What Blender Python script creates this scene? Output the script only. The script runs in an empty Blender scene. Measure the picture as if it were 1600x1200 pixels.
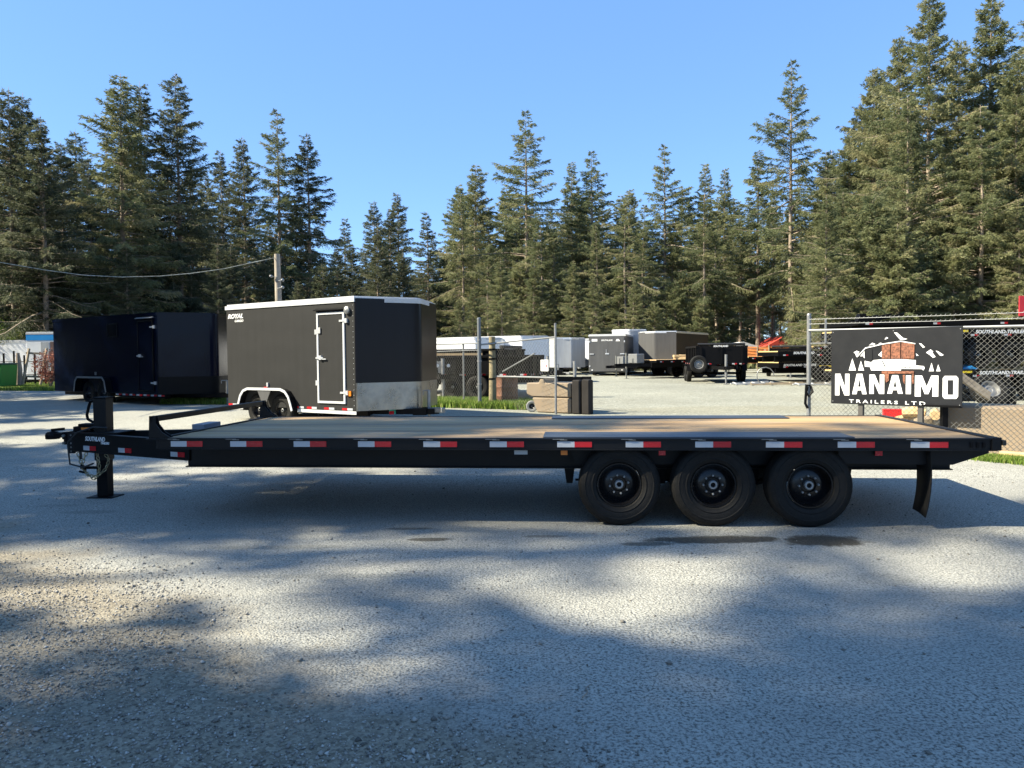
import bpy, bmesh, math, random
import numpy as np
from math import sin, cos, tan, pi, radians, degrees, atan2, sqrt, hypot
from mathutils import Vector, Matrix
random.seed(7)
RNG = np.random.default_rng(11)
SC = bpy.context.scene
COL = SC.collection

# ------------------------------------------------------------------ camera, world, sun, exposure
F = 1200.0                      # focal length in pixels of a 1600 px wide picture
CH = 1.537
PITCH, ROLL = 0.0352836, -0.008938
_r0, _u0 = Vector((1, 0, 0)), Vector((0, sin(PITCH), cos(PITCH)))
FW = Vector((0, cos(PITCH), -sin(PITCH)))
RT = _r0 * cos(ROLL) + _u0 * sin(ROLL)
UP = _u0 * cos(ROLL) - _r0 * sin(ROLL)
cd = bpy.data.cameras.new('camera')
cd.sensor_width = 36.0
cd.lens = F / 1600 * 36.0
cd.clip_start = 0.05
cd.clip_end = 3000
cam = bpy.data.objects.new('camera', cd)
COL.objects.link(cam)
cam.matrix_world = Matrix(((RT.x, UP.x, -FW.x, 0), (RT.y, UP.y, -FW.y, 0), (RT.z, UP.z, -FW.z, CH), (0, 0, 0, 1)))
SC.camera = cam

SUN_EL = radians(41.5)
SUN_TRAVEL = Vector((1.0, 0.2, 0)).normalized()         # where shadows point
W = bpy.data.worlds.new('World')
SC.world = W
W.use_nodes = True
nt = W.node_tree
sky = nt.nodes.new('ShaderNodeTexSky')
sky.sky_type = 'NISHITA'
sky.sun_disc = False
sky.sun_elevation = SUN_EL
sky.sun_rotation = atan2(-SUN_TRAVEL.x, -SUN_TRAVEL.y)
sky.altitude = 3000
sky.air_density = 1.0
sky.dust_density = 0.0
sky.ozone_density = 3.5
mxs = nt.nodes.new('ShaderNodeMix'); mxs.data_type = 'RGBA'       # even out the zenith to horizon range as the phone's exposure did
mxs.inputs[0].default_value = 0.65
mxs.inputs[7].default_value = (0.43, 1.0, 2.02, 1)
nt.links.new(sky.outputs[0], mxs.inputs[6])
nt.links.new(mxs.outputs[2], nt.nodes['Background'].inputs[0])
nt.nodes['Background'].inputs[1].default_value = 0.15
sd = bpy.data.lights.new('sun', 'SUN')
sd.energy = 4.7
sd.angle = radians(0.5)
sd.color = (1.0, 0.92, 0.72)
so = bpy.data.objects.new('sun', sd)
COL.objects.link(so)
so.rotation_euler = Vector((SUN_TRAVEL.x * cos(SUN_EL), SUN_TRAVEL.y * cos(SUN_EL), -sin(SUN_EL))).to_track_quat('-Z', 'Y').to_euler()
so.location = (-20, -4, 30)
vs = SC.view_settings
vs.view_transform = 'Standard'
vs.look = 'None'
vs.gamma = 1
vs.use_curve_mapping = False
vs.exposure = 1.55

# ------------------------------------------------------------------ helpers
def gz(y):
    return 0.5 * (1 - math.exp(-max(0.0, y - 9.0) / 20.0))

def ray(px, py):
    return FW + RT * ((px - 800) / F) + UP * ((600 - py) / F)

def G(px, py):                  # ground point seen at a pixel of the 1600x1200 photograph
    d = ray(px, py)
    z = 0.0
    for _ in range(30):
        t = (z - CH) / d.z
        z = gz(d.y * t)
    return Vector((d.x * t, d.y * t, z))

def AT(px, py, y):              # point at depth y seen at a pixel
    d = ray(px, py)
    t = y / d.y
    return Vector((d.x * t, y, CH + d.z * t))

def GX(px, y):                  # ground point at depth y under a pixel column
    p = AT(px, 560, y)
    return Vector((p.x, y, gz(y)))

def tag(o, label=None, cat=None, group=None, kind=None):
    if label: o['label'] = label
    if cat: o['category'] = cat
    if group: o['group'] = group
    if kind: o['kind'] = kind
    return o

def thing(name, label, cat, loc=(0, 0, 0), rz=0.0, group=None):
    o = bpy.data.objects.new(name, None)
    COL.objects.link(o)
    o.empty_display_size = 0.3
    o.location = loc
    o.rotation_euler = (0, 0, rz)
    return tag(o, label, cat, group)

def copy_tree(o, parent=None):
    c = o.copy()
    COL.objects.link(c)
    c.parent = parent
    for ch in list(o.children):
        copy_tree(ch, c)
    return c

class MB:
    def __init__(s):
        s.v, s.f, s.m = [], [], []

    def add(s, vs_, fs, mi=0):
        n = len(s.v)
        s.v += [tuple(p) for p in vs_]
        s.f += [tuple(i + n for i in f) for f in fs]
        s.m += [mi] * len(fs)
        return s

    def box(s, x0, x1, y0, y1, z0, z1, mi=0):
        return s.add([(x0, y0, z0), (x1, y0, z0), (x1, y1, z0), (x0, y1, z0), (x0, y0, z1), (x1, y0, z1), (x1, y1, z1), (x0, y1, z1)],
                     [(0, 3, 2, 1), (4, 5, 6, 7), (0, 1, 5, 4), (1, 2, 6, 5), (2, 3, 7, 6), (3, 0, 4, 7)], mi)

    def bar(s, p0, p1, w, h, mi=0):
        p0, p1 = Vector(p0), Vector(p1)
        d = (p1 - p0).normalized()
        sd_ = d.cross(Vector((0, 0, 1)))
        if sd_.length < 1e-3: sd_ = Vector((1, 0, 0))
        sd_.normalize()
        u = sd_.cross(d)
        vv = []
        for p in (p0, p1):
            for a, b in ((-1, -1), (1, -1), (1, 1), (-1, 1)):
                vv.append(p + sd_ * (a * w / 2) + u * (b * h / 2))
        return s.add(vv, [(0, 3, 2, 1), (4, 5, 6, 7), (0, 1, 5, 4), (1, 2, 6, 5), (2, 3, 7, 6), (3, 0, 4, 7)][:], mi)

    def tube(s, pts, r, n=8, mi=0, cap=True):
        pts = [Vector(p) for p in pts]
        rs = r if isinstance(r, (list, tuple)) else [r] * len(pts)
        base = len(s.v)
        ref = None
        for i, p in enumerate(pts):
            a = pts[max(0, i - 1)]
            b = pts[min(len(pts) - 1, i + 1)]
            d = (b - a).normalized()
            if ref is None:
                ref = d.orthogonal().normalized()
            ref = (ref - d * ref.dot(d))
            ref = ref.normalized() if ref.length > 1e-6 else d.orthogonal().normalized()
            bi = d.cross(ref)
            for k in range(n):
                t = 2 * pi * k / n
                s.v.append(tuple(p + (ref * cos(t) + bi * sin(t)) * rs[i]))
        for i in range(len(pts) - 1):
            for k in range(n):
                a = base + i * n + k
                b = base + i * n + (k + 1) % n
                s.f.append((a, b, b + n, a + n)); s.m.append(mi)
        if cap:
            s.f.append(tuple(base + k for k in range(n))[::-1]); s.m.append(mi)
            s.f.append(tuple(base + (len(pts) - 1) * n + k for k in range(n))); s.m.append(mi)
        return s

    def prism(s, poly, a, b, axis='y', mi=0):    # poly in the two other axes, extruded a..b
        n = len(poly)
        def P(q, t):
            if axis == 'y': return (q[0], t, q[1])
            if axis == 'x': return (t, q[0], q[1])
            return (q[0], q[1], t)
        vv = [P(q, a) for q in poly] + [P(q, b) for q in poly]
        return s.add(vv, [tuple(range(n)), tuple(range(2 * n - 1, n - 1, -1))] + [(i, (i + 1) % n + 0, (i + 1) % n + n, i + n)[::-1] for i in range(n)], mi)

    def lathe(s, prof, n=24, axis='y', c=(0, 0, 0), mi=0, close=False, caps=True):
        base = len(s.v)
        for (r, t) in prof:
            for k in range(n):
                a = 2 * pi * k / n
                if axis == 'y': s.v.append((c[0] + r * cos(a), c[1] + t, c[2] + r * sin(a)))
                elif axis == 'z': s.v.append((c[0] + r * cos(a), c[1] + r * sin(a), c[2] + t))
                else: s.v.append((c[0] + t, c[1] + r * cos(a), c[2] + r * sin(a)))
        m = len(prof)
        for i in range(m - 1 if not close else m):
            for k in range(n):
                a = base + i * n + k
                b = base + i * n + (k + 1) % n
                j = ((i + 1) % m) * n - i * n
                s.f.append((a, b, b + j, a + j)); s.m.append(mi)
        if not close and caps:
            for i in (0, m - 1):
                if prof[i][0] > 1e-5:
                    s.f.append(tuple(base + i * n + k for k in range(n))); s.m.append(mi)
        return s

    def build(s, name, mats, parent=None, smooth=False, bevel=0, loc=None):
        me = bpy.data.meshes.new(name)
        me.from_pydata(s.v, [], s.f)
        if not isinstance(mats, (list, tuple)): mats = [mats]
        for m in mats: me.materials.append(m)
        me.polygons.foreach_set('material_index', s.m)
        bm = bmesh.new(); bm.from_mesh(me)
        bmesh.ops.recalc_face_normals(bm, faces=bm.faces)
        if bevel:
            es = [e for e in bm.edges if len(e.link_faces) == 2 and e.calc_face_angle(0) > 0.6]
            bmesh.ops.bevel(bm, geom=es, offset=bevel, segments=1, affect='EDGES', clamp_overlap=True)
        bm.to_mesh(me); bm.free()
        if smooth:
            me.polygons.foreach_set('use_smooth', [True] * len(me.polygons))
            try: me.set_sharp_from_angle(angle=radians(35))
            except Exception: pass
        o = bpy.data.objects.new(name, me)
        COL.objects.link(o)
        o.parent = parent
        if loc: o.location = loc
        return o

def fast_mesh(name, V, Fc, mats, tint=None, smooth=False):
    """V (n,3) floats, Fc (m,3) triangles"""
    me = bpy.data.meshes.new(name)
    V = np.ascontiguousarray(V, dtype=np.float32); Fc = np.ascontiguousarray(Fc, dtype=np.int32)
    me.vertices.add(len(V)); me.vertices.foreach_set('co', V.ravel())
    k = Fc.shape[1]
    me.loops.add(Fc.size); me.loops.foreach_set('vertex_index', Fc.ravel())
    me.polygons.add(len(Fc)); me.polygons.foreach_set('loop_start', np.arange(len(Fc), dtype=np.int32) * k)
    me.update(calc_edges=True)
    for m in (mats if isinstance(mats, (list, tuple)) else [mats]): me.materials.append(m)
    if tint is not None:
        a = me.attributes.new('tint', 'FLOAT', 'FACE'); a.data.foreach_set('value', np.ascontiguousarray(tint, dtype=np.float32))
    if smooth: me.polygons.foreach_set('use_smooth', [True] * len(Fc))
    return me

def link(name, me, parent=None, loc=None):
    o = bpy.data.objects.new(name, me); COL.objects.link(o); o.parent = parent
    if loc is not None: o.location = loc
    return o

# ------------------------------------------------------------------ materials
MATS = {}
def P(name, col, rough=0.6, metal=0.0, var=0.12, scale=3.0, bump=0.0, bscale=60.0, coat=0.0, dirt=None, dirt_amt=0.0, spec=0.5):
    m = bpy.data.materials.new(name); m.use_nodes = True
    t = m.node_tree; N = t.nodes; Lk = t.links; b = N['Principled BSDF']
    b.inputs['Roughness'].default_value = rough; b.inputs['Metallic'].default_value = metal
    b.inputs['Specular IOR Level'].default_value = spec
    if coat: b.inputs['Coat Weight'].default_value = coat; b.inputs['Coat Roughness'].default_value = 0.08
    tc = N.new('ShaderNodeTexCoord')
    nz = N.new('ShaderNodeTexNoise'); nz.inputs['Scale'].default_value = scale; nz.inputs['Detail'].default_value = 6; nz.inputs['Roughness'].default_value = 0.6
    Lk.new(tc.outputs['Object'], nz.inputs['Vector'])
    rp = N.new('ShaderNodeValToRGB')
    rp.color_ramp.elements[0].position = 0.3; rp.color_ramp.elements[1].position = 0.7
    c = Vector(col)
    rp.color_ramp.elements[0].color = (*(c * (1 - var)), 1); rp.color_ramp.elements[1].color = (*(c * (1 + var)), 1)
    Lk.new(nz.outputs['Fac'], rp.inputs['Fac'])
    out = rp.outputs['Color']
    if dirt:
        n2 = N.new('ShaderNodeTexNoise'); n2.inputs['Scale'].default_value = scale * 2.7; n2.inputs['Detail'].default_value = 8; n2.inputs['Roughness'].default_value = 0.7
        Lk.new(tc.outputs['Object'], n2.inputs['Vector'])
        r2 = N.new('ShaderNodeMapRange'); r2.inputs[1].default_value = 0.45; r2.inputs[2].default_value = 0.75; r2.inputs[3].default_value = 0; r2.inputs[4].default_value = dirt_amt
        Lk.new(n2.outputs['Fac'], r2.inputs[0])
        mx = N.new('ShaderNodeMix'); mx.data_type = 'RGBA'
        Lk.new(r2.outputs[0], mx.inputs[0]); Lk.new(out, mx.inputs[6]); mx.inputs[7].default_value = (*dirt, 1)
        out = mx.outputs[2]
    Lk.new(out, b.inputs['Base Color'])
    r3 = N.new('ShaderNodeMapRange'); r3.inputs[3].default_value = max(0.03, rough - 0.1); r3.inputs[4].default_value = min(1, rough + 0.12)
    Lk.new(nz.outputs['Fac'], r3.inputs[0]); Lk.new(r3.outputs[0], b.inputs['Roughness'])
    if bump:
        n3 = N.new('ShaderNodeTexNoise'); n3.inputs['Scale'].default_value = bscale; n3.inputs['Detail'].default_value = 4
        Lk.new(tc.outputs['Object'], n3.inputs['Vector'])
        bp = N.new('ShaderNodeBump'); bp.inputs['Strength'].default_value = bump; bp.inputs['Distance'].default_value = 0.01
        Lk.new(n3.outputs['Fac'], bp.inputs['Height']); Lk.new(bp.outputs[0], b.inputs['Normal'])
    MATS[name] = m
    return m

M_black = P('black frame paint', (0.005, 0.0055, 0.007), 0.42, spec=0.22, var=0.2, dirt=(0.014, 0.013, 0.012), dirt_amt=0.25, scale=5)
M_black2 = P('black trailer paint', (0.0032, 0.0032, 0.004), 0.5, spec=0.12, var=0.2, dirt=(0.009, 0.008, 0.0075), dirt_amt=0.3)
M_rubber = P('tyre rubber', (0.0075, 0.0073, 0.007), 0.7, spec=0.25, var=0.3, scale=9, bump=0.3, bscale=90, dirt=(0.025, 0.022, 0.019), dirt_amt=0.4)
M_rim = P('black wheel rim', (0.004, 0.004, 0.005), 0.25, var=0.2, spec=0.35)
M_steel = P('bare steel', (0.42, 0.43, 0.44), 0.35, 0.9, var=0.15)
M_galv = P('galvanised steel', (0.27, 0.275, 0.28), 0.5, 0.6, var=0.15, scale=20)
M_galvdark = P('weathered fence wire', (0.20, 0.20, 0.19), 0.55, 0.5, var=0.2)
M_white = P('white reflector', (0.42, 0.44, 0.47), 0.25, var=0.05, bump=0.1, bscale=300)
M_red = P('red reflector', (0.42, 0.010, 0.016), 0.25, var=0.08, bump=0.1, bscale=300)
M_whitepaint = P('white paint', (0.52, 0.53, 0.55), 0.45, var=0.05, dirt=(0.4, 0.38, 0.33), dirt_amt=0.25)
M_print = P('white print', (0.8, 0.8, 0.8), 0.5, var=0.03)
M_yellow = P('yellow decal', (0.75, 0.55, 0.02), 0.4, var=0.05)
M_brass = P('zinc chain', (0.33, 0.28, 0.17), 0.45, 0.7, var=0.3, scale=30)
M_concrete = P('cast concrete', (0.25, 0.19, 0.13), 0.9, var=0.12, scale=2.5, bump=0.35, bscale=40, dirt=(0.22, 0.2, 0.17), dirt_amt=0.5)
M_conc_shade = P('concrete with shade in colour', (0.035, 0.032, 0.03), 0.95, var=0.2, scale=2.5, bump=0.2, bscale=40, spec=0.1)  # darker copy of the cast concrete, shade of the slab faces in its colour
M_alu = P('aluminium trim', (0.72, 0.73, 0.75), 0.35, 0.55, var=0.08)
M_rust = P('rusted steel', (0.16, 0.07, 0.04), 0.85, var=0.45, scale=12, bump=0.3)
M_redplastic = P('red plastic', (0.6, 0.02, 0.02), 0.4, var=0.1)
M_timber = P('pale sawn timber', (0.55, 0.38, 0.2), 0.75, var=0.2, scale=6)
M_oldwood = P('weathered wood', (0.30, 0.24, 0.17), 0.85, var=0.25, scale=8, bump=0.2)
M_hose = P('black rubber hose', (0.012, 0.012, 0.012), 0.5, var=0.2)
M_amber = P('amber lens', (0.7, 0.2, 0.02), 0.3, var=0.1)
M_green = P('green bin paint', (0.03, 0.22, 0.04), 0.5, var=0.15, dirt=(0.1, 0.12, 0.06), dirt_amt=0.3)
M_blueprint = P('blue stripe', (0.02, 0.25, 0.62), 0.4, var=0.05)

def wood_deck():
    m = bpy.data.materials.new('deck plank wood'); m.use_nodes = True
    t = m.node_tree; N = t.nodes; Lk = t.links; b = N['Principled BSDF']
    tc = N.new('ShaderNodeTexCoord'); oi = N.new('ShaderNodeObjectInfo')
    mp = N.new('ShaderNodeMapping'); mp.inputs['Scale'].default_value = (1.2, 28, 28)
    ad = N.new('ShaderNodeVectorMath'); ad.operation = 'ADD'
    ml = N.new('ShaderNodeMath'); ml.operation = 'MULTIPLY'; ml.inputs[1].default_value = 37.0
    Lk.new(oi.outputs['Random'], ml.inputs[0]); Lk.new(tc.outputs['Object'], ad.inputs[0]); Lk.new(ml.outputs[0], ad.inputs[1]); Lk.new(ad.outputs[0], mp.inputs[0])
    n1 = N.new('ShaderNodeTexNoise'); n1.inputs['Scale'].default_value = 1.0; n1.inputs['Detail'].default_value = 7; n1.inputs['Roughness'].default_value = 0.65
    Lk.new(mp.outputs[0], n1.inputs['Vector'])
    r = N.new('ShaderNodeValToRGB'); r.color_ramp.elements[0].position = 0.3; r.color_ramp.elements[0].color = (0.24, 0.135, 0.05, 1)
    r.color_ramp.elements[1].position = 0.62; r.color_ramp.elements[1].color = (0.56, 0.355, 0.16, 1)
    Lk.new(n1.outputs['Fac'], r.inputs[0])
    n2 = N.new('ShaderNodeTexNoise'); n2.inputs['Scale'].default_value = 2.2; n2.inputs['Detail'].default_value = 3; Lk.new(ad.outputs[0], n2.inputs['Vector'])
    mr = N.new('ShaderNodeMapRange'); mr.inputs[1].default_value = 0.35; mr.inputs[2].default_value = 0.7; mr.inputs[3].default_value = 0.0; mr.inputs[4].default_value = 0.45; Lk.new(n2.outputs['Fac'], mr.inputs[0])
    g = N.new('ShaderNodeMix'); g.data_type = 'RGBA'; Lk.new(mr.outputs[0], g.inputs[0]); Lk.new(r.outputs[0], g.inputs[6]); g.inputs[7].default_value = (0.36, 0.30, 0.215, 1)
    hs = N.new('ShaderNodeHueSaturation'); mv = N.new('ShaderNodeMapRange'); mv.inputs[3].default_value = 0.6; mv.inputs[4].default_value = 1.15
    Lk.new(oi.outputs['Random'], mv.inputs[0]); Lk.new(mv.outputs[0], hs.inputs['Value']); Lk.new(g.outputs[2], hs.inputs['Color'])
    vo = N.new('ShaderNodeTexVoronoi'); vo.inputs['Scale'].default_value = 1.0
    mp2 = N.new('ShaderNodeMapping'); mp2.inputs['Scale'].default_value = (1.6, 6, 6); Lk.new(ad.outputs[0], mp2.inputs[0]); Lk.new(mp2.outputs[0], vo.inputs['Vector'])
    kn = N.new('ShaderNodeMapRange'); kn.inputs[1].default_value = 0.02; kn.inputs[2].default_value = 0.09; kn.inputs[3].default_value = 0.35; kn.inputs[4].default_value = 1; Lk.new(vo.outputs['Distance'], kn.inputs[0])
    mm = N.new('ShaderNodeMix'); mm.data_type = 'RGBA'; mm.blend_type = 'MULTIPLY'; mm.inputs[0].default_value = 1; Lk.new(hs.outputs[0], mm.inputs[6]); Lk.new(kn.outputs[0], mm.inputs[7])
    Lk.new(mm.outputs[2], b.inputs['Base Color']); b.inputs['Roughness'].default_value = 0.62
    bp = N.new('ShaderNodeBump'); bp.inputs['Strength'].default_value = 0.3; bp.inputs['Distance'].default_value = 0.004; Lk.new(n1.outputs['Fac'], bp.inputs['Height']); Lk.new(bp.outputs[0], b.inputs['Normal'])
    return m
M_plank = wood_deck()

def panel_mat(name, col, rough, coat=0.0, streak=0.25, wav=0.02, spec=0.5):
    """painted sheet-metal skin: slight waviness, vertical dust streaks"""
    m = bpy.data.materials.new(name); m.use_nodes = True
    t = m.node_tree; N = t.nodes; Lk = t.links; b = N['Principled BSDF']
    tc = N.new('ShaderNodeTexCoord')
    mp = N.new('ShaderNodeMapping'); mp.inputs['Scale'].default_value = (5, 5, 0.4); Lk.new(tc.outputs['Object'], mp.inputs[0])
    n = N.new('ShaderNodeTexNoise'); n.inputs['Scale'].default_value = 1.5; n.inputs['Detail'].default_value = 6; Lk.new(mp.outputs[0], n.inputs['Vector'])
    r = N.new('ShaderNodeValToRGB'); c = Vector(col)
    r.color_ramp.elements[0].position = 0.3; r.color_ramp.elements[1].position = 0.75
    r.color_ramp.elements[0].color = (*c, 1); r.color_ramp.elements[1].color = (*(c * (1 + streak)), 1)
    Lk.new(n.outputs['Fac'], r.inputs[0]); Lk.new(r.outputs[0], b.inputs['Base Color'])
    b.inputs['Roughness'].default_value = rough; b.inputs['Specular IOR Level'].default_value = spec
    if coat: b.inputs['Coat Weight'].default_value = coat; b.inputs['Coat Roughness'].default_value = 0.06
    n2 = N.new('ShaderNodeTexNoise'); n2.inputs['Scale'].default_value = 1.6; n2.inputs['Detail'].default_value = 1; Lk.new(tc.outputs['Object'], n2.inputs['Vector'])
    bp = N.new('ShaderNodeBump'); bp.inputs['Strength'].default_value = 0.6; bp.inputs['Distance'].default_value = wav; Lk.new(n2.outputs['Fac'], bp.inputs['Height']); Lk.new(bp.outputs[0], b.inputs['Normal'])
    return m
M_skin_royal = panel_mat('matte black cargo skin', (0.0155, 0.0155, 0.0157), 0.6, spec=0.3)
M_skin_nose = panel_mat('gloss black nose skin', (0.004, 0.005, 0.009), 0.28, 0.0, wav=0.006, spec=0.25)
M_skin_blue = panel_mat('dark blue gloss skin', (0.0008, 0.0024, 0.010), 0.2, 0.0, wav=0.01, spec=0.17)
M_skin_grey = panel_mat('charcoal skin', (0.07, 0.07, 0.072), 0.5)
M_skin_white = panel_mat('white skin', (0.72, 0.73, 0.76), 0.45, streak=0.05)
M_skin_silver = panel_mat('silver skin', (0.35, 0.36, 0.38), 0.4)

def tread():
    m = P('diamond tread plate', (0.07, 0.085, 0.11), 0.4, 0.4, var=0.15, scale=8)
    t = m.node_tree; N = t.nodes; Lk = t.links; b = N['Principled BSDF']
    tc = N.new('ShaderNodeTexCoord'); w1 = N.new('ShaderNodeTexChecker'); w1.inputs['Scale'].default_value = 28
    mp = N.new('ShaderNodeMapping'); mp.inputs['Rotation'].default_value = (0, 0, pi / 4); mp.inputs['Scale'].default_value = (1, 1.0, 0)
    Lk.new(tc.outputs['Object'], mp.inputs[0]); Lk.new(mp.outputs[0], w1.inputs[0])
    bp = N.new('ShaderNodeBump'); bp.inputs['Strength'].default_value = 0.5; bp.inputs['Distance'].default_value = 0.003
    Lk.new(w1.outputs[1], bp.inputs['Height']); Lk.new(bp.outputs[0], b.inputs['Normal'])
    return m
M_tread = tread()
M_stone = P('polished stone guard', (0.26, 0.27, 0.28), 0.28, 0.9, var=0.3, scale=2.5, bump=0.3, bscale=5, dirt=(0.42, 0.40, 0.36), dirt_amt=0.5)
# ------------------------------------------------------------------ ground
def ground_material():
    m = bpy.data.materials.new('chip seal and gravel'); m.use_nodes = True
    t = m.node_tree; N = t.nodes; Lk = t.links; b = N['Principled BSDF']
    tc = N.new('ShaderNodeTexCoord'); O = tc.outputs['Object']
    def noise(s, d=4, r=0.55, vec=None):
        n = N.new('ShaderNodeTexNoise'); n.inputs['Scale'].default_value = s; n.inputs['Detail'].default_value = d; n.inputs['Roughness'].default_value = r
        Lk.new(vec or O, n.inputs['Vector']); return n.outputs['Fac']
    def math_(op, a, b_=None, c=None, clamp=False):
        n = N.new('ShaderNodeMath'); n.operation = op; n.use_clamp = clamp
        for i, q in enumerate((a, b_, c)):
            if q is None: continue
            if isinstance(q, (int, float)): n.inputs[i].default_value = q
            else: Lk.new(q, n.inputs[i])
        return n.outputs[0]
    def mr(v, a, b_, c=0.0, d=1.0, smooth=False):
        n = N.new('ShaderNodeMapRange'); n.inputs[1].default_value = a; n.inputs[2].default_value = b_; n.inputs[3].default_value = c; n.inputs[4].default_value = d
        if smooth: n.interpolation_type = 'SMOOTHSTEP'
        Lk.new(v, n.inputs[0]); return n.outputs[0]
    def mix(f, a, b_, mode='MIX'):
        n = N.new('ShaderNodeMix'); n.data_type = 'RGBA'; n.blend_type = mode
        for i, q in ((0, f), (6, a), (7, b_)):
            if isinstance(q, (int, float)): n.inputs[i].default_value = q
            elif isinstance(q, tuple): n.inputs[i].default_value = (*q, 1)
            else: Lk.new(q, n.inputs[i])
        return n.outputs[2]
    sx = N.new('ShaderNodeSeparateXYZ'); Lk.new(O, sx.inputs[0]); X, Y = sx.outputs[0], sx.outputs[1]
    big = noise(0.55, 5); mid = noise(3.0, 5); fine = noise(66, 4, 0.65); fine2 = noise(190, 2)
    vo = N.new('ShaderNodeTexVoronoi'); vo.inputs['Scale'].default_value = 62; Lk.new(O, vo.inputs['Vector'])
    vsep = N.new('ShaderNodeSeparateColor'); Lk.new(vo.outputs['Color'], vsep.inputs[0])
    vb = N.new('ShaderNodeTexVoronoi'); vb.inputs['Scale'].default_value = 30; Lk.new(O, vb.inputs['Vector'])
    vbs = N.new('ShaderNodeSeparateColor'); Lk.new(vb.outputs['Color'], vbs.inputs[0])
    # asphalt with pale embedded chips and dark binder between them
    speck = mr(fine, 0.42, 0.53)
    asp = mix(speck, (0.10, 0.10, 0.09), (0.41, 0.40, 0.355))
    asp = mix(math_('MULTIPLY', mr(vsep.outputs[0], 0.55, 1.0), 0.6), asp, (0.52, 0.51, 0.455))
    asp = mix(mr(big, 0.35, 0.65, 0, 0.45), asp, (0.27, 0.265, 0.24))
    # loose gravel
    gv = mix(vsep.outputs[1], (0.13, 0.112, 0.082), (0.42, 0.375, 0.29))
    gv = mix(mr(fine2, 0.3, 0.7, 0, 0.6), gv, (0.27, 0.23, 0.17))
    gv = mix(mr(mid, 0.4, 0.7, 0, 0.35), gv, (0.15, 0.13, 0.10))
    # yard gravel far behind: pale crushed stone
    yv = mix(vbs.outputs[0], (0.18, 0.183, 0.155), (0.37, 0.37, 0.31))
    yv = mix(mr(mid, 0.45, 0.7, 0, 0.5), yv, (0.22, 0.21, 0.165))
    # line from the left edge of the picture to its lower middle
    A, B = G(0, 822), G(900, 1200)
    dx, dy = B.x - A.x, B.y - A.y
    ln = hypot(dx, dy)
    side = math_('ADD', math_('MULTIPLY', math_('SUBTRACT', X, A.x), dy / ln), math_('MULTIPLY', math_('SUBTRACT', Y, A.y), -dx / ln))
    side = math_('ADD', side, math_('MULTIPLY', math_('SUBTRACT', noise(1.3, 6, 0.6), 0.5), 1.6))
    gm = mr(side, -0.25, 0.35, 0, 1, True)
    c = mix(gm, asp, gv)
    ym = mr(math_('ADD', Y, math_('MULTIPLY', math_('SUBTRACT', noise(0.6, 5), 0.5), 3.0)), 10.5, 13.5, 0, 1, True)
    xm = mr(X, -6.0, 1.0, 0.25, 1, True)
    c = mix(math_('MULTIPLY', ym, xm), c, yv)
    # tyre wear and damp stains, placed where they lie
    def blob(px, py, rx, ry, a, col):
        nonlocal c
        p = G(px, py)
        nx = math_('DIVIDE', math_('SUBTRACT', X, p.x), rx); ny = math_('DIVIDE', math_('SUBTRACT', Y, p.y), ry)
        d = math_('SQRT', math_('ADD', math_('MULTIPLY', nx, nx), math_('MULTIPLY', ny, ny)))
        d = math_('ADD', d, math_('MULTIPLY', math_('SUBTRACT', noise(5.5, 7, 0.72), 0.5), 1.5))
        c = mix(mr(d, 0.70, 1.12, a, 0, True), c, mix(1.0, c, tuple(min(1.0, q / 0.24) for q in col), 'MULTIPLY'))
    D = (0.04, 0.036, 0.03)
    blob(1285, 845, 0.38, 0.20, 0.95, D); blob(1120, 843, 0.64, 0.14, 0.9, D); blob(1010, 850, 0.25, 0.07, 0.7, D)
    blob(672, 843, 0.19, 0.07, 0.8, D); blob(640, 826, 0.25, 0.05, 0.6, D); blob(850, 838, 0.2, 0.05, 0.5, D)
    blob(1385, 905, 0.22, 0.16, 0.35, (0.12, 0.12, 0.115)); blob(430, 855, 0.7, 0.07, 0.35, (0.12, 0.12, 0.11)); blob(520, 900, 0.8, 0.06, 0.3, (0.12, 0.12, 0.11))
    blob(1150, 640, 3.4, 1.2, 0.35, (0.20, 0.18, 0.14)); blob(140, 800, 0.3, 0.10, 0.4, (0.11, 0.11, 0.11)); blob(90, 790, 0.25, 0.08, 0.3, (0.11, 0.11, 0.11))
    # worn wheel paths and a paler drifted band of grit
    wp = mr(noise(1.0, 5, 0.6, vec=None), 0.3, 0.7)
    for y0_, w_, am in ((4.9, 0.35, 0.30), (3.2, 0.30, 0.22), (5.6, 0.2, 0.2), (10.6, 0.5, 0.25)):
        d_ = math_('ABSOLUTE', math_('SUBTRACT', math_('ADD', Y, math_('MULTIPLY', X, 0.06)), y0_))
        d_ = math_('ADD', d_, math_('MULTIPLY', math_('SUBTRACT', mid, 0.5), 0.9))
        c = mix(math_('MULTIPLY', mr(d_, w_ * 0.3, w_ * 1.3, am, 0, True), wp), c, (0.15, 0.145, 0.13))
    # soft large tonal drift
    c = mix(1.0, c, mix(mr(noise(0.22, 3), 0.35, 0.65), (0.86, 0.86, 0.86), (1.08, 1.08, 1.08)), 'MULTIPLY')
    Lk.new(c, b.inputs['Base Color']); b.inputs['Roughness'].default_value = 0.92; b.inputs['Specular IOR Level'].default_value = 0.25
    h = math_('ADD', math_('MULTIPLY', fine, 0.55), math_('MULTIPLY', mr(vo.outputs['Distance'], 0, 0.6, 1, 0), 0.6))
    h = math_('ADD', h, math_('MULTIPLY', mid, 1.3))
    bp = N.new('ShaderNodeBump'); bp.inputs['Strength'].default_value = 0.75; bp.inputs['Distance'].default_value = 0.012
    Lk.new(h, bp.inputs['Height']); Lk.new(bp.outputs[0], b.inputs['Normal'])
    return m
M_ground = ground_material()

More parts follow.
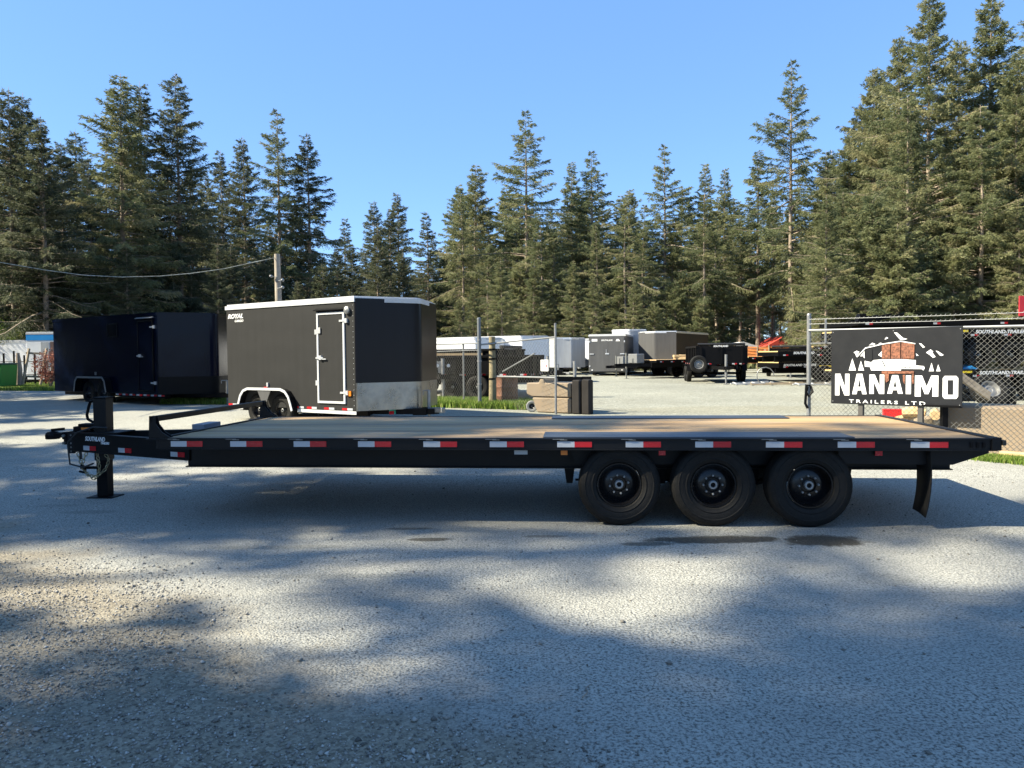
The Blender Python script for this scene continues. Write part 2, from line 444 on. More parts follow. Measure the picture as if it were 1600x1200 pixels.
def make_ground():
    xs = sorted(set([round(x, 2) for x in list(np.linspace(-400, -40, 10)) + list(np.linspace(-38, 38, 77)) + list(np.linspace(40, 400, 10))]))
    ys = sorted(set([round(y, 2) for y in list(np.linspace(-200, -12, 8)) + list(np.linspace(-10, 60, 71)) + list(np.linspace(65, 900, 24))]))
    vv = [(x, y, gz(y)) for y in ys for x in xs]
    nx = len(xs)
    ff = [(j * nx + i, j * nx + i + 1, (j + 1) * nx + i + 1, (j + 1) * nx + i) for j in range(len(ys) - 1) for i in range(nx - 1)]
    me = bpy.data.meshes.new('ground'); me.from_pydata(vv, [], ff); me.materials.append(M_ground)
    me.polygons.foreach_set('use_smooth', [True] * len(ff))
    o = link('ground', me); tag(o, 'chip sealed drive and gravel yard', kind='structure')
make_ground()

def tinted(name, cols, rough=0.8, trans=0.0, objvar=0.0):
    m = bpy.data.materials.new(name); m.use_nodes = True
    t = m.node_tree; N = t.nodes; Lk = t.links; b = N['Principled BSDF']
    at = N.new('ShaderNodeAttribute'); at.attribute_name = 'tint'
    r = N.new('ShaderNodeValToRGB')
    while len(r.color_ramp.elements) < len(cols): r.color_ramp.elements.new(0.5)
    for i, (p, c) in enumerate(cols):
        r.color_ramp.elements[i].position = p; r.color_ramp.elements[i].color = (*c, 1)
    fac = at.outputs['Fac']
    if objvar:
        oi = N.new('ShaderNodeObjectInfo'); mr_ = N.new('ShaderNodeMapRange'); mr_.inputs[3].default_value = -objvar; mr_.inputs[4].default_value = objvar
        Lk.new(oi.outputs['Random'], mr_.inputs[0]); ad = N.new('ShaderNodeMath'); ad.operation = 'ADD'; Lk.new(fac, ad.inputs[0]); Lk.new(mr_.outputs[0], ad.inputs[1]); fac = ad.outputs[0]
    Lk.new(fac, r.inputs[0]); Lk.new(r.outputs[0], b.inputs['Base Color'])
    b.inputs['Roughness'].default_value = rough; b.inputs['Specular IOR Level'].default_value = 0.25
    if trans:
        tr = N.new('ShaderNodeBsdfTranslucent'); mx = N.new('ShaderNodeMixShader'); mx.inputs[0].default_value = trans
        Lk.new(r.outputs[0], tr.inputs[0]); Lk.new(b.outputs[0], mx.inputs[1]); Lk.new(tr.outputs[0], mx.inputs[2])
        Lk.new(mx.outputs[0], N['Material Output'].inputs[0])
    return m
M_pebble = tinted('loose stones', [(0, (0.10, 0.095, 0.085)), (0.45, (0.27, 0.25, 0.22)), (1, (0.48, 0.46, 0.42))], 0.85)
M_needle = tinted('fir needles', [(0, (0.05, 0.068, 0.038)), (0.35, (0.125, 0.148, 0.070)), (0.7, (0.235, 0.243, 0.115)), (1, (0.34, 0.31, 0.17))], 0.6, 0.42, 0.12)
M_needle_dark = tinted('dark fir needles', [(0, (0.035, 0.048, 0.030)), (0.5, (0.085, 0.10, 0.055)), (1, (0.20, 0.20, 0.11))], 0.6, 0.38, 0.12)  # own spruce dark plus the shade of the backlit firs, put into the colour
M_bark = P('fir bark', (0.27, 0.215, 0.165), 0.9, var=0.35, scale=3, bump=0.6, bscale=14)
M_grass = tinted('grass blades', [(0, (0.05, 0.09, 0.015)), (0.6, (0.17, 0.27, 0.04)), (1, (0.36, 0.36, 0.12))], 0.6, 0.3)
M_leafy = tinted('shrub leaves', [(0, (0.03, 0.06, 0.015)), (0.6, (0.11, 0.17, 0.03)), (1, (0.22, 0.26, 0.05))], 0.6, 0.3)
M_redleaf = tinted('russet shrub leaves', [(0, (0.10, 0.02, 0.015)), (0.5, (0.26, 0.09, 0.06)), (1, (0.45, 0.22, 0.16))], 0.7, 0.2)

# loose stones, denser in the gravel at the lower left
def stones():
    A, B = G(0, 822), G(900, 1200)
    n = 130000
    x = RNG.uniform(-4.3, 2.6, n); y = RNG.uniform(2.0, 7.0, n)
    ln = hypot(B.x - A.x, B.y - A.y)
    side = ((x - A.x) * (B.y - A.y) - (y - A.y) * (B.x - A.x)) / ln
    wob = 0.35 * np.sin(x * 2.1 + 1) + 0.25 * np.sin(y * 3.3 + x)
    pr = np.clip((side + wob + 0.35) / 0.9, 0, 1)
    clump = 0.45 + 0.55 * (np.sin(x * 5.1 + 2 * np.sin(y * 3.0)) * np.sin(y * 6.3 + 2 * np.sin(x * 2.2)) * 0.5 + 0.5)
    keep = (RNG.random(n) < pr * clump * np.clip(1.25 - (y - 2) / 4.5, 0.12, 1)) & (np.abs(x) < 0.72 * y + 0.6)
    x, y = x[keep], y[keep]
    m = 2600
    x2 = RNG.uniform(-6, 6, m); y2 = RNG.uniform(2.2, 11, m)
    x = np.concatenate([x, x2]); y = np.concatenate([y, y2]); n = len(x)
    r = RNG.uniform(0.003, 0.0085, n) * np.where(RNG.random(n) < 0.05, 1.9, 1.0)
    r[-m:] *= 1.1
    o8 = np.array([[1, 0, 0], [-1, 0, 0], [0, 1, 0], [0, -1, 0], [0, 0, 1], [0, 0, -1]], float)
    V = o8[None] * r[:, None, None] * RNG.uniform(0.65, 1.35, (n, 6, 1)) + RNG.normal(0, 0.25, (n, 6, 3)) * r[:, None, None]
    a = RNG.uniform(0, 2 * pi, n); c, s = np.cos(a)[:, None], np.sin(a)[:, None]
    V = np.stack([V[..., 0] * c - V[..., 1] * s, V[..., 0] * s + V[..., 1] * c, V[..., 2] * 0.7], -1)
    zz = np.array([gz(q) for q in y])
    V += np.stack([x, y, zz + r * 0.35], -1)[:, None, :]
    f8 = np.array([[0, 2, 4], [2, 1, 4], [1, 3, 4], [3, 0, 4], [2, 0, 5], [1, 2, 5], [3, 1, 5], [0, 3, 5]])
    Fc = (np.arange(n)[:, None, None] * 6 + f8[None]).reshape(-1, 3)
    t = np.repeat(np.clip(RNG.normal(0.5, 0.26, n), 0, 1), 8)
    t[-m * 8:] *= 0.45
    o = link('loose_gravel', fast_mesh('loose_gravel', V.reshape(-1, 3), Fc, M_pebble, t)); tag(o, 'loose crushed stones lying on the drive', 'gravel', kind='stuff')
stones()

def grass(name, pts_fn, n, h, label, w=0.012, mat=None, lean=0.35):
    x, y = pts_fn(n); n = len(x)
    z = np.array([gz(q) for q in y])
    hh = RNG.uniform(0.45, 1.0, n) * h; a = RNG.uniform(0, 2 * pi, n)
    base = np.stack([x, y, z], -1); sd_ = np.stack([np.cos(a), np.sin(a), 0 * a], -1) * (w * RNG.uniform(0.6, 1.4, n))[:, None]
    ln = RNG.normal(0, lean, (n, 2)) * hh[:, None]
    mid = base + np.stack([ln[:, 0] * 0.35, ln[:, 1] * 0.35, hh * 0.6], -1)
    tip = base + np.stack([ln[:, 0], ln[:, 1], hh], -1)
    V = np.stack([base - sd_, base + sd_, mid - sd_ * 0.7, mid + sd_ * 0.7, tip], 1).reshape(-1, 3)
    f = np.array([[0, 1, 3], [0, 3, 2], [2, 3, 4]])
    Fc = (np.arange(n)[:, None, None] * 5 + f[None]).reshape(-1, 3)
    t = np.repeat(np.clip(RNG.normal(0.5, 0.25, n), 0, 1), 3)
    o = link(name, fast_mesh(name, V, Fc, mat or M_grass, t)); tag(o, label, 'grass', kind='stuff'); return o

# ------------------------------------------------------------------ conifers
def conifer_meshes(seed, H=22.0, cb=0.2, R=3.6, dens=1.0, droop=0.35, rag=0.3, powr=0.8, up=0.45, mat=None, leaf=1.0, gaps=0.12):
    g = np.random.default_rng(seed)
    # trunk
    mb = MB(); pts = []; rr = []
    bx, by = g.normal(0, 0.12, 2)
    for i in range(13):
        t = i / 12; pts.append((bx * sin(t * 3), by * sin(t * 2.5), t * H)); rr.append(max(0.012, 0.0125 * H * (1 - t) ** 0.9 * (1.25 if i == 0 else 1)))
    mb.tube(pts, rr, 9)
    for i in range(int(26 * cb / 0.2)):                  # dead bare twigs under the crown
        z = g.uniform(0.06, cb + 0.15) * H; a = g.uniform(0, 2 * pi); l = g.uniform(0.4, 1.2)
        mb.tube([(0, 0, z), (cos(a) * l * 0.6, sin(a) * l * 0.6, z - 0.05), (cos(a) * l, sin(a) * l, z - 0.3 * l)], [0.025, 0.014, 0.004], 3, cap=False)
    me_t = bpy.data.meshes.new('trunk'); me_t.from_pydata(mb.v, [], mb.f); me_t.materials.append(M_bark)
    me_t.polygons.foreach_set('use_smooth', [True] * len(mb.f))
    # branches
    zs, az, Ls, el, dr, tn = [], [], [], [], [], []
    z = cb * H
    while z < H * 0.985:
        t = (z - cb * H) / (H * (1 - cb))
        k = int(g.integers(4, 7)) if t < 0.93 else 4
        a0 = g.uniform(0, 2 * pi)
        prof = R * (1 - t) ** powr * min(1, 0.5 + t * 4.5) + 0.22
        wl = 1 + g.normal(0, rag * 0.45)
        for j in range(k):
            if g.random() < gaps: continue
            aj = a0 + 2 * pi * j / k; lob = 1 + rag * 0.75 * sin(2 * aj + z * 0.55 + seed) * cos(1.3 * aj - z * 0.9 + 2 * seed)
            L = prof * wl * lob * g.uniform(1 - rag, 1 + rag * 0.7)
            zs.append(z + g.normal(0, 0.1)); az.append(a0 + 2 * pi * j / k + g.normal(0, 0.28)); Ls.append(max(0.2, L))
            el.append(up * (t ** 0.8) * 1.5 - 0.12 + g.normal(0, 0.12)); dr.append(droop * (1.05 - t) * g.uniform(0.6, 1.4)); tn.append(g.normal(0, 0.13))
        z += (0.46 - 0.2 * t) / dens
    zs, az, Ls, el, dr, tn = map(np.array, (zs, az, Ls, el, dr, tn)); B = len(zs)
    D = np.stack([np.cos(az), np.sin(az)], -1)
    def pos(i, s):
        L = Ls[i]; h = L * s * np.cos(el[i])
        zz = zs[i] + L * (np.sin(el[i]) * s - dr[i] * s ** 2 + dr[i] * 0.55 * s ** 4)
        return np.stack([D[i, 0] * h, D[i, 1] * h, zz], -1)
    V, Fs, T = [], [], []; nv = 0
    # wood
    S = 5; sv = np.linspace(0, 1, S); ii = np.repeat(np.arange(B), S)
    C = pos(ii, np.tile(sv, B)).reshape(B, S, 3)
    rad = (0.006 + 0.011 * Ls[:, None] * (1 - sv[None] * 0.9))
    sdv = np.stack([-D[:, 1], D[:, 0], 0 * D[:, 0]], -1)[:, None]
    upv = np.array([0, 0, 1.0])[None, None]
    ring = np.stack([C + sdv * rad[..., None], C - sdv * rad[..., None] * 0.5 + upv * rad[..., None] * 0.87, C - sdv * rad[..., None] * 0.5 - upv * rad[..., None] * 0.87], 2)
    V.append(ring.reshape(-1, 3)); base = (np.arange(B)[:, None] * S * 3 + np.arange(S - 1)[None] * 3).reshape(-1)
    for k in range(3):
        a, b_ = base + k, base + (k + 1) % 3
        Fs.append(np.stack([a, b_, b_ + 3], -1)); Fs.append(np.stack([a, b_ + 3, a + 3], -1))
    nw = sum(len(q) for q in Fs); T.append(np.full(nw, 0.5)); nv = B * S * 3
    # sprays
    NT = np.maximum(3, (Ls / 0.098).astype(int))
    bi = np.repeat(np.arange(B), NT * 2); M = len(bi)
    s = g.uniform(0.10, 1.0, M) ** 0.8
    sg = np.where(g.random(M) < 0.5, -1.0, 1.0)
    tl = (0.22 + 0.26 * Ls[bi] * (1.08 - s) ) * g.uniform(0.7, 1.3, M)
    tl = np.minimum(tl, 0.95)
    P0 = pos(bi, s)
    ang = az[bi] + sg * g.uniform(0.55, 1.15, M)
    tip = s > 0.93; ang = np.where(tip, az[bi] + g.normal(0, 0.3, M), ang)
    slope = el[bi] - 0.15 - dr[bi] * s * 0.9 + g.normal(0, 0.22, M)
    TD = np.stack([np.cos(ang) * np.cos(slope), np.sin(ang) * np.cos(slope), np.sin(slope)], -1)
    K = 6
    q = np.repeat(np.arange(M), K)
    f = np.tile(np.linspace(0.0, 0.82, K), M) + g.uniform(-0.06, 0.06, M * K)
    sag = -0.45 * f ** 2 * tl[q]
    root = P0[q] + TD[q] * (f * tl[q])[:, None]; root[:, 2] += sag
    yaw2 = g.normal(0, 0.55, M * K)
    cy, sy = np.cos(yaw2), np.sin(yaw2)
    d = TD[q]; d = np.stack([d[:, 0] * cy - d[:, 1] * sy, d[:, 0] * sy + d[:, 1] * cy, d[:, 2] + g.normal(-0.30, 0.28, M * K)], -1)
    d /= np.linalg.norm(d, axis=1)[:, None]
    ll = g.uniform(0.13, 0.30, M * K) * leaf; wd = g.uniform(0.028, 0.052, M * K) * leaf
    rv = g.normal(0, 1, (M * K, 3)); rv[:, 2] *= 0.5
    sv2 = np.cross(d, rv); sv2 /= np.linalg.norm(sv2, axis=1)[:, None] + 1e-9
    a = root - sv2 * wd[:, None] * 0.5; b2 = root + d * (ll * 0.4)[:, None] + sv2 * wd[:, None]; c2 = root + d * ll[:, None]; 
    V.append(np.stack([a, b2, c2], 1).reshape(-1, 3)); n3 = M * K
    Fs.append(nv + np.arange(n3 * 3).reshape(-1, 3))
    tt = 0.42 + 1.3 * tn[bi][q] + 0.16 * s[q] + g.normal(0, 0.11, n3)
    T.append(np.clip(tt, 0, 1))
    me_c = fast_mesh('crown', np.concatenate(V), np.concatenate(Fs), [mat or M_needle, M_bark], np.concatenate(T))
    mi = np.zeros(len(me_c.polygons), dtype=np.int32); mi[:nw] = 1
    me_c.polygons.foreach_set('material_index', mi)
    return me_t, me_c

PROTO = {
    'slim': conifer_meshes(1, cb=0.30, R=3.5, rag=0.38, gaps=0.18, powr=0.98, droop=0.3),
    'open': conifer_meshes(2, cb=0.28, R=4.8, rag=0.52, gaps=0.27, powr=1.0, dens=0.85, droop=0.35),
    'full': conifer_meshes(3, cb=0.08, R=5.4, rag=0.36, gaps=0.1, powr=0.95, dens=1.1, droop=0.5),
    'big': conifer_meshes(4, H=26, cb=0.03, R=6.8, rag=0.45, gaps=0.12, powr=0.85, dens=1.1, droop=0.55, leaf=1.05),
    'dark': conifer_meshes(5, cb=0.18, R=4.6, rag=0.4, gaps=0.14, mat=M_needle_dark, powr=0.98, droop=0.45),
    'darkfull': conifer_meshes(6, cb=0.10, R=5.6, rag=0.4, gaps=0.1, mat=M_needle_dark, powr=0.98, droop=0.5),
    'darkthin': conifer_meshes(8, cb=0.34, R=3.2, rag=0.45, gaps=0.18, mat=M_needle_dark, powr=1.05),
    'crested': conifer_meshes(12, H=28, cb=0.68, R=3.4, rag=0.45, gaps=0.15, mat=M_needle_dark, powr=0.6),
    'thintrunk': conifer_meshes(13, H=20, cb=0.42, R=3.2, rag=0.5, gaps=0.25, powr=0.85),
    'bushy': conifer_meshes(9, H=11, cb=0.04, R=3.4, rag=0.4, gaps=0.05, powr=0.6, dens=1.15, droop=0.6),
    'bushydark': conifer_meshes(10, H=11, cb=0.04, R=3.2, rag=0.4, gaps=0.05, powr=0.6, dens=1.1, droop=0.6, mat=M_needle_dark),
}
PH = {'big': 26.0, 'crested': 28.0, 'thintrunk': 20.0, 'bushy': 11.0, 'bushydark': 11.0}
def tree(kind, x, y, H, label, group='firs round the yard', wid=1.0, rz=None):
    e = thing('fir_tree', label, 'tree', (x, y, gz(y) - 0.1), RNG.uniform(0, 6.28) if rz is None else rz, group)
    s = H / PH.get(kind, 22.0); e.scale = (s * wid, s * wid, s)
    link('trunk', PROTO[kind][0], e); link('crown', PROTO[kind][1], e); return e
def tree_px(kind, px, tip, Y, label, group='firs round the yard', wid=1.0):
    p = AT(px, tip, Y); return tree(kind, p.x, Y, p.z - gz(Y) + 0.1, label, group, wid)
# ------------------------------------------------------------------ wheels and lettering
def wheel_meshes(R, w, rr, lugs=8, rim=None, n=40):
    """axle along y, outer face at -y"""
    h = w / 2
    t = MB()
    sh = R * 0.965
    t.lathe([(rr, -h * 0.72), (rr + 0.012, -h * 0.90), (rr + (R - rr) * 0.22, -h * 0.96), (rr + (R - rr) * 0.24, -h * 0.99), (rr + (R - rr) * 0.28, -h * 0.99), (rr + (R - rr) * 0.30, -h * 0.97), (rr + (R - rr) * 0.45, -h * 1.02), (rr + (R - rr) * 0.60, -h * 1.01), (rr + (R - rr) * 0.62, -h * 1.035), (rr + (R - rr) * 0.66, -h * 1.035), (rr + (R - rr) * 0.68, -h), (rr + (R - rr) * 0.78, -h * 0.97), (sh, -h * 0.86), (R, -h * 0.68),
             (R, -h * 0.34), (R - .010, -h * 0.31), (R - .010, -h * 0.27), (R, -h * 0.24), (R, -h * 0.03), (R - .010, 0), (R, h * 0.03), (R, h * 0.24), (R - .010, h * 0.27), (R, h * 0.31),
             (R, h * 0.68), (sh, h * 0.86), (rr + (R - rr) * 0.5, h), (rr, h * 0.75)], n, 'y', caps=False)
    for k in range(n):                                       # shoulder lugs
        a = 2 * pi * k / n
        ca, sa = cos(a), sin(a)
        a2 = a + 0.45 * 2 * pi / n; c2, s2 = cos(a2), sin(a2)
        r0, r1 = sh - 0.012, R + 0.001
        t.add([(r0 * ca, -h * .93, r0 * sa), (r0 * c2, -h * .93, r0 * s2), (r1 * c2, -h * .66, r1 * s2), (r1 * ca, -h * .66, r1 * sa),
               (r0 * ca, -h * .87, r0 * sa), (r0 * c2, -h * .87, r0 * s2)], [(0, 1, 2, 3), (0, 3, 4), (1, 5, 2)])
    o = t.build('tyre', M_rubber, smooth=True); tm = o.data; bpy.data.objects.remove(o)
    r = MB()
    r.lathe([(rr - 0.002, -h * 0.80), (rr - 0.012, -h * 0.80), (rr - 0.022, -h * 0.55), (rr * 0.86, -h * 0.30), (rr * 0.80, -h * 0.10), (rr * 0.66, -h * 0.22), (rr * 0.5, -h * 0.34), (rr * 0.34, -h * 0.34), (rr * 0.30, -h * 0.2), (0.0, -h * 0.2)], 32, 'y', caps=False)
    o = r.build('rim', rim or M_rim, smooth=True); rm = o.data; bpy.data.objects.remove(o)
    u = MB()
    u.lathe([(rr * 0.20, -h * 0.2), (rr * 0.20, -h * 0.58), (rr * 0.17, -h * 0.62), (rr * 0.115, -h * 0.62), (rr * 0.11, -h * 0.40)], 16, 'y', caps=False); u.lathe([(rr * 0.112, -h * 0.42), (0, -h * 0.42)], 16, 'y', mi=1, caps=False)
    o = u.build('hub_cap', [M_galv, M_black2], smooth=True); um = o.data; bpy.data.objects.remove(o)
    l = MB(); l.lathe([(0.0105, 0), (0.0105, -0.022), (0.007, -0.028), (0, -0.028)], 6, 'y')
    o = l.build('lug_nut', M_galv); lm = o.data; bpy.data.objects.remove(o)
    hm = MB(); 
    for k in range(8):
        a = 2 * pi * (k + .5) / 8; q = rr * 0.73
        hm.lathe([(rr * 0.075, -h * 0.22), (0, -h * 0.22)], 8, 'y', (q * cos(a), -0.002, q * sin(a)))
    o = hm.build('rim_hole', P('rim hole shadowed metal', (0.004, 0.004, 0.004), 0.8)); hmm = o.data; bpy.data.objects.remove(o)
    return dict(t=tm, r=rm, u=um, l=lm, n=lugs, q=rr * 0.42, h=h)
WH_BIG = wheel_meshes(0.37, 0.235, 0.2)
WH_MID = wheel_meshes(0.36, 0.21, 0.195, 6, n=28)
WH_GREY = wheel_meshes(0.37, 0.22, 0.2, 6, rim=P('grey wheel rim', (0.25, 0.25, 0.25), 0.4, 0.5), n=28)

def put_wheel(W_, parent, x, y, z, face=-1, lugs=True, hub=True, rx=0.0, rz=0.0, ry=0.0):
    o = link('tyre', W_['t'], parent, (x, y, z))
    o.rotation_euler = (rx, ry, rz + (0 if face < 0 else pi))
    rim_ = link('rim', W_['r'], o)
    if hub: link('hub_cap', W_['u'], o)
    if lugs:
        for k in range(W_['n']):
            a = 2 * pi * (k + 0.3) / W_['n']
            link('lug_nut', W_['l'], o, (W_['q'] * cos(a), -W_['h'] * 0.34, W_['q'] * sin(a)))
    return o

def lettering(body, origin, right, up, size, parent, mat, off=0.0, squeeze=1.0, shear=0.0, spacing=1.0, name='lettering', align='LEFT', proud=0.0):
    cu = bpy.data.curves.new('txt', 'FONT'); cu.body = body; cu.size = 1.0; cu.offset = off; cu.shear = shear; cu.space_character = spacing
    cu.resolution_u = 3; cu.align_x = align; cu.extrude = 0.001
    to = bpy.data.objects.new('txt', cu); COL.objects.link(to)
    dg = bpy.context.evaluated_depsgraph_get()
    me = bpy.data.meshes.new_from_object(to.evaluated_get(dg)); bpy.data.objects.remove(to); bpy.data.curves.remove(cu)
    me.name = name
    r, u = Vector(right).normalized(), Vector(up).normalized(); nrm = r.cross(u)
    M = Matrix(((r.x * size * squeeze, u.x * size, nrm.x, origin[0] + nrm.x * proud), (r.y * size * squeeze, u.y * size, nrm.y, origin[1] + nrm.y * proud), (r.z * size * squeeze, u.z * size, nrm.z, origin[2] + nrm.z * proud), (0, 0, 0, 1)))
    me.transform(M); me.materials.clear(); me.materials.append(mat)
    return link(name, me, parent)

# one white and red conspicuity strip, outer face at -y, centred
def strip_mesh(w, h):
    a = MB().box(-w / 2, 0, -0.004, 0, -h / 2, h / 2).build('white_half', M_white); b = MB().box(0.0, w / 2, -0.004, 0, -h / 2, h / 2).build('red_half', M_red)
    r = (a.data, b.data); bpy.data.objects.remove(a); bpy.data.objects.remove(b); return r
STRIP = strip_mesh(0.31, 0.052); STRIP_S = strip_mesh(0.20, 0.05); STRIP_T = strip_mesh(0.3, 0.045)
def put_strip(st, parent, loc, rz=0.0, flip=False):
    o = link('reflector', st[0], parent, loc); o.rotation_euler = (0, pi if flip else 0, rz)
    r = link('red_half', st[1], o); return o

# ------------------------------------------------------------------ the flat deck trailer
YAW = 0.0888161
TX, TY = -0.0565, 6.9243
main = thing('flatbed_trailer', 'long black deckover flatbed trailer with bare plank deck and three wheels a side', 'trailer', (TX, TY, 0), -YAW)
XL, XR, WD, HD = -3.285, 4.22, 2.59, 0.803
NP_ = 13; pw = (WD - 0.09) / NP_
for i in range(NP_):
    y0 = 0.045 + i * pw
    MB().box(XL + 0.03, XR - 0.03, 0.0015, pw - 0.008, -0.038, 0).build('deck_plank', M_plank, main, bevel=0.003, loc=(0, y0, HD - 0.004 + random.uniform(-0.0015, 0.0015)))
MB().box(0.33, 3.06, 0.0, 0.47, 0, 0.006).build('tread_plate', M_tread, main, loc=(0, 0.045, HD + 0.001))
MB().box(0.33, 3.06, 0.0, 0.40, 0, 0.006).build('tread_plate', M_tread, main, loc=(0, WD - 0.445, HD + 0.001))
# side rails: channel with flanges, stake pocket highlights
def side_rail(y, s):
    m = MB()
    m.box(XL, XR, 0, 0.006 * s, 0.697, 0.800)
    m.box(XL, XR, 0.006 * s, 0.043 * s, 0.795, 0.803)
    m.box(XL, XR, 0.006 * s, 0.035 * s, 0.697, 0.704)
    m.box(XL, XR, -0.012 * s, -0.0005 * s, 0.788, 0.802)
    m.box(XL, XR, -0.010 * s, -0.0005 * s, 0.694, 0.702)
    o = m.build('side_rail', M_black, main, bevel=0.0015); o.location.y = y
    return o
near = side_rail(0.0, 1); far_ = side_rail(WD, -1)
for i in range(12):
    x = i * 0.61 - 3.05 + (0.03 if i == 0 else 0)
    put_strip(STRIP, main, (x + 0.005, -0.001, 0.748))
    MB().box(-0.19, -0.09, -0.014, -0.0125, -0.004, 0.002).box(-0.125, -0.06, -0.0142, -0.0125, -0.010, -0.0035).build('pocket_highlight', M_galvdark, main, loc=(x, 0, 0.795))  # thin pale slivers for scuffs and highlights at the stake pockets
MB().box(XR - 0.05, XR + 0.03, -0.02, WD + 0.02, 0.70, 0.81).build('rear_sill', M_black, main, bevel=0.004)
MB().box(XR + 0.03, XR + 0.06, -0.035, 0.02, 0.745, 0.79).build('corner_bumper', M_hose, main, bevel=0.004)
for k in range(3):
    MB().box(XR - 0.22 + 0.05 * k, XR - 0.20 + 0.05 * k, -0.016, -0.012, 0.725, 0.77).build('rope_hook', M_black2, main)
MB().box(XL - 0.035, XL, 0, WD, 0.70, 0.807).build('front_sill', M_black, main, bevel=0.003)
# chassis
for s, y in ((1, 0.62), (-1, WD - 0.62)):
    m = MB()
    m.box(XL - 0.05, XR - 0.1, y - 0.004, y + 0.004, 0.455, 0.70)
    m.box(XL - 0.05, XR - 0.1, y - 0.06, y + 0.06, 0.447, 0.457); m.box(XL - 0.05, XR - 0.1, y - 0.06, y + 0.06, 0.697, 0.707)
    m.build('main_beam', M_black, main)
cm = MB()
for i in range(19):
    x = XL + 0.2 + i * 0.405
    cm.box(x - 0.004, x + 0.004, 0.045, WD - 0.045, 0.70, 0.76); cm.box(x - 0.03, x + 0.03, 0.045, WD - 0.045, 0.694, 0.70)
cm.build('crossmember', M_black, main)
for s, y in ((1, 0.13), (-1, WD - 0.13)):
    m = MB().prism([(2.95, 0.70), (2.95, 0.563), (XR - 0.3, 0.556), (XR + 0.0, 0.66), (XR + 0.0, 0.697)], y, y + 0.008 * s, 'y')
    m.build('rear_skirt', M_black, main)
for s, y in ((1, 0.36), (-1, WD - 0.36)):
    MB().prism([(0.56, 0.70), (0.62, 0.52), (3.1, 0.52), (3.18, 0.70)], y, y + 0.006 * s, 'y').build('wheel_skirt', M_black, main)
# spring hangers, springs, axles, wheels
AX = [1.016, 1.854, 2.692]
for x in (0.56, 1.45, 2.32, 3.17):
    for y in (0.62, WD - 0.62):
        MB().prism([(x - 0.05, 0.447), (x + 0.05, 0.447), (x + 0.03, 0.30), (x - 0.03, 0.30)], y - 0.03, y + 0.03, 'y').build('spring_hanger', M_black2, main)
for x in AX:
    MB().tube([(x, 0.2, 0.385), (x, WD - 0.2, 0.385)], 0.045, 10).build('axle', M_black2, main)
    for y in (0.62, WD - 0.62):
        m = MB()
        for k in range(4):
            l = 0.40 - 0.08 * k
            m.tube([(x - l, y, 0.33 + 0.015 * k + 0.0), (x, y, 0.27 + 0.015 * k + 0.06), (x + l, y, 0.33 + 0.015 * k)], 0.012, 6)
        m.build('leaf_spring', M_black2, main)
    a = put_wheel(WH_BIG, main, x, 0.175, 0.37, -1, ry=random.uniform(0, 1))
    put_wheel(WH_BIG, main, x, WD - 0.175, 0.37, 1, ry=random.uniform(0, 1))
# black fender liner arcs over the gaps
for y0 in (0.05, WD - 0.35):
    m = MB()
    for x in AX:
        m.box(x - 0.40, x + 0.40, y0, y0 + 0.30, 0.692, 0.696)
    m.build('fender_liner', M_black2, main)
# mud flap, hanging behind the last wheel, curled at the foot
for y0 in (0.05, WD - 0.37):
    m = MB(); n = 9
    pts = []
    for i in range(n):
        t = i / (n - 1); pts.append((3.70 + 0.03 * sin(t * 2.2) - 0.06 * t * t, 0.70 - 0.58 * t))
    vv = []
    for (x, z) in pts:
        for j, yy in enumerate((y0, y0 + 0.16, y0 + 0.31)): vv.append((x + 0.02 * j * (0.70 - z), yy, z + (0.0 if j else -0.03) * (0.7 - z)))
    ff = [(i * 3 + j, i * 3 + j + 1, i * 3 + j + 4, i * 3 + j + 3) for i in range(n - 1) for j in range(2)]
    o = m.add(vv, ff).build('mud_flap', M_rubber, main, smooth=True)
    md = o.modifiers.new('solidify', 'SOLIDIFY'); md.thickness = 0.009
MB().box(-0.06, 0.06, -0.004, 0.0, -0.02, 0.02).build('hanging_tag', P('grey plastic tag', (0.35, 0.36, 0.36), 0.5), main, loc=(0.13, 0.03, 0.672))
for x in (0.52, 1.40, 3.28): MB().box(-0.03, 0.03, -0.012, 0, -0.02, 0.02).build('side_marker_lamp', M_amber if x < 1 else M_red, main, loc=(x, 0.1, 0.66))
# header rail on gussets
MB().box(XL - 0.095, XL - 0.055, 0.0, WD, 0.953, 1.008).build('header_rail', M_black, main, bevel=0.005)
for y in (0.0, 0.06, WD - 0.068, WD - 0.008):
    poly = [(XL - 0.105, 0.795), (XL - 0.095, 1.010), (XL - 0.048, 1.010), (XL - 0.030, 0.93), (XL + 0.03, 0.855), (XL + 0.10, 0.812), (XL + 0.10, 0.806), (XL - 0.0, 0.795)]
    MB().prism(poly, y, y + 0.008, 'y').build('gusset', M_black, main)
for y in (0.0, WD - 0.09):
    MB().box(XL - 0.13, XL + 0.09, y - 0.015, y + 0.09, 0.785, 0.797).build('corner_plate', M_black, main, bevel=0.002)
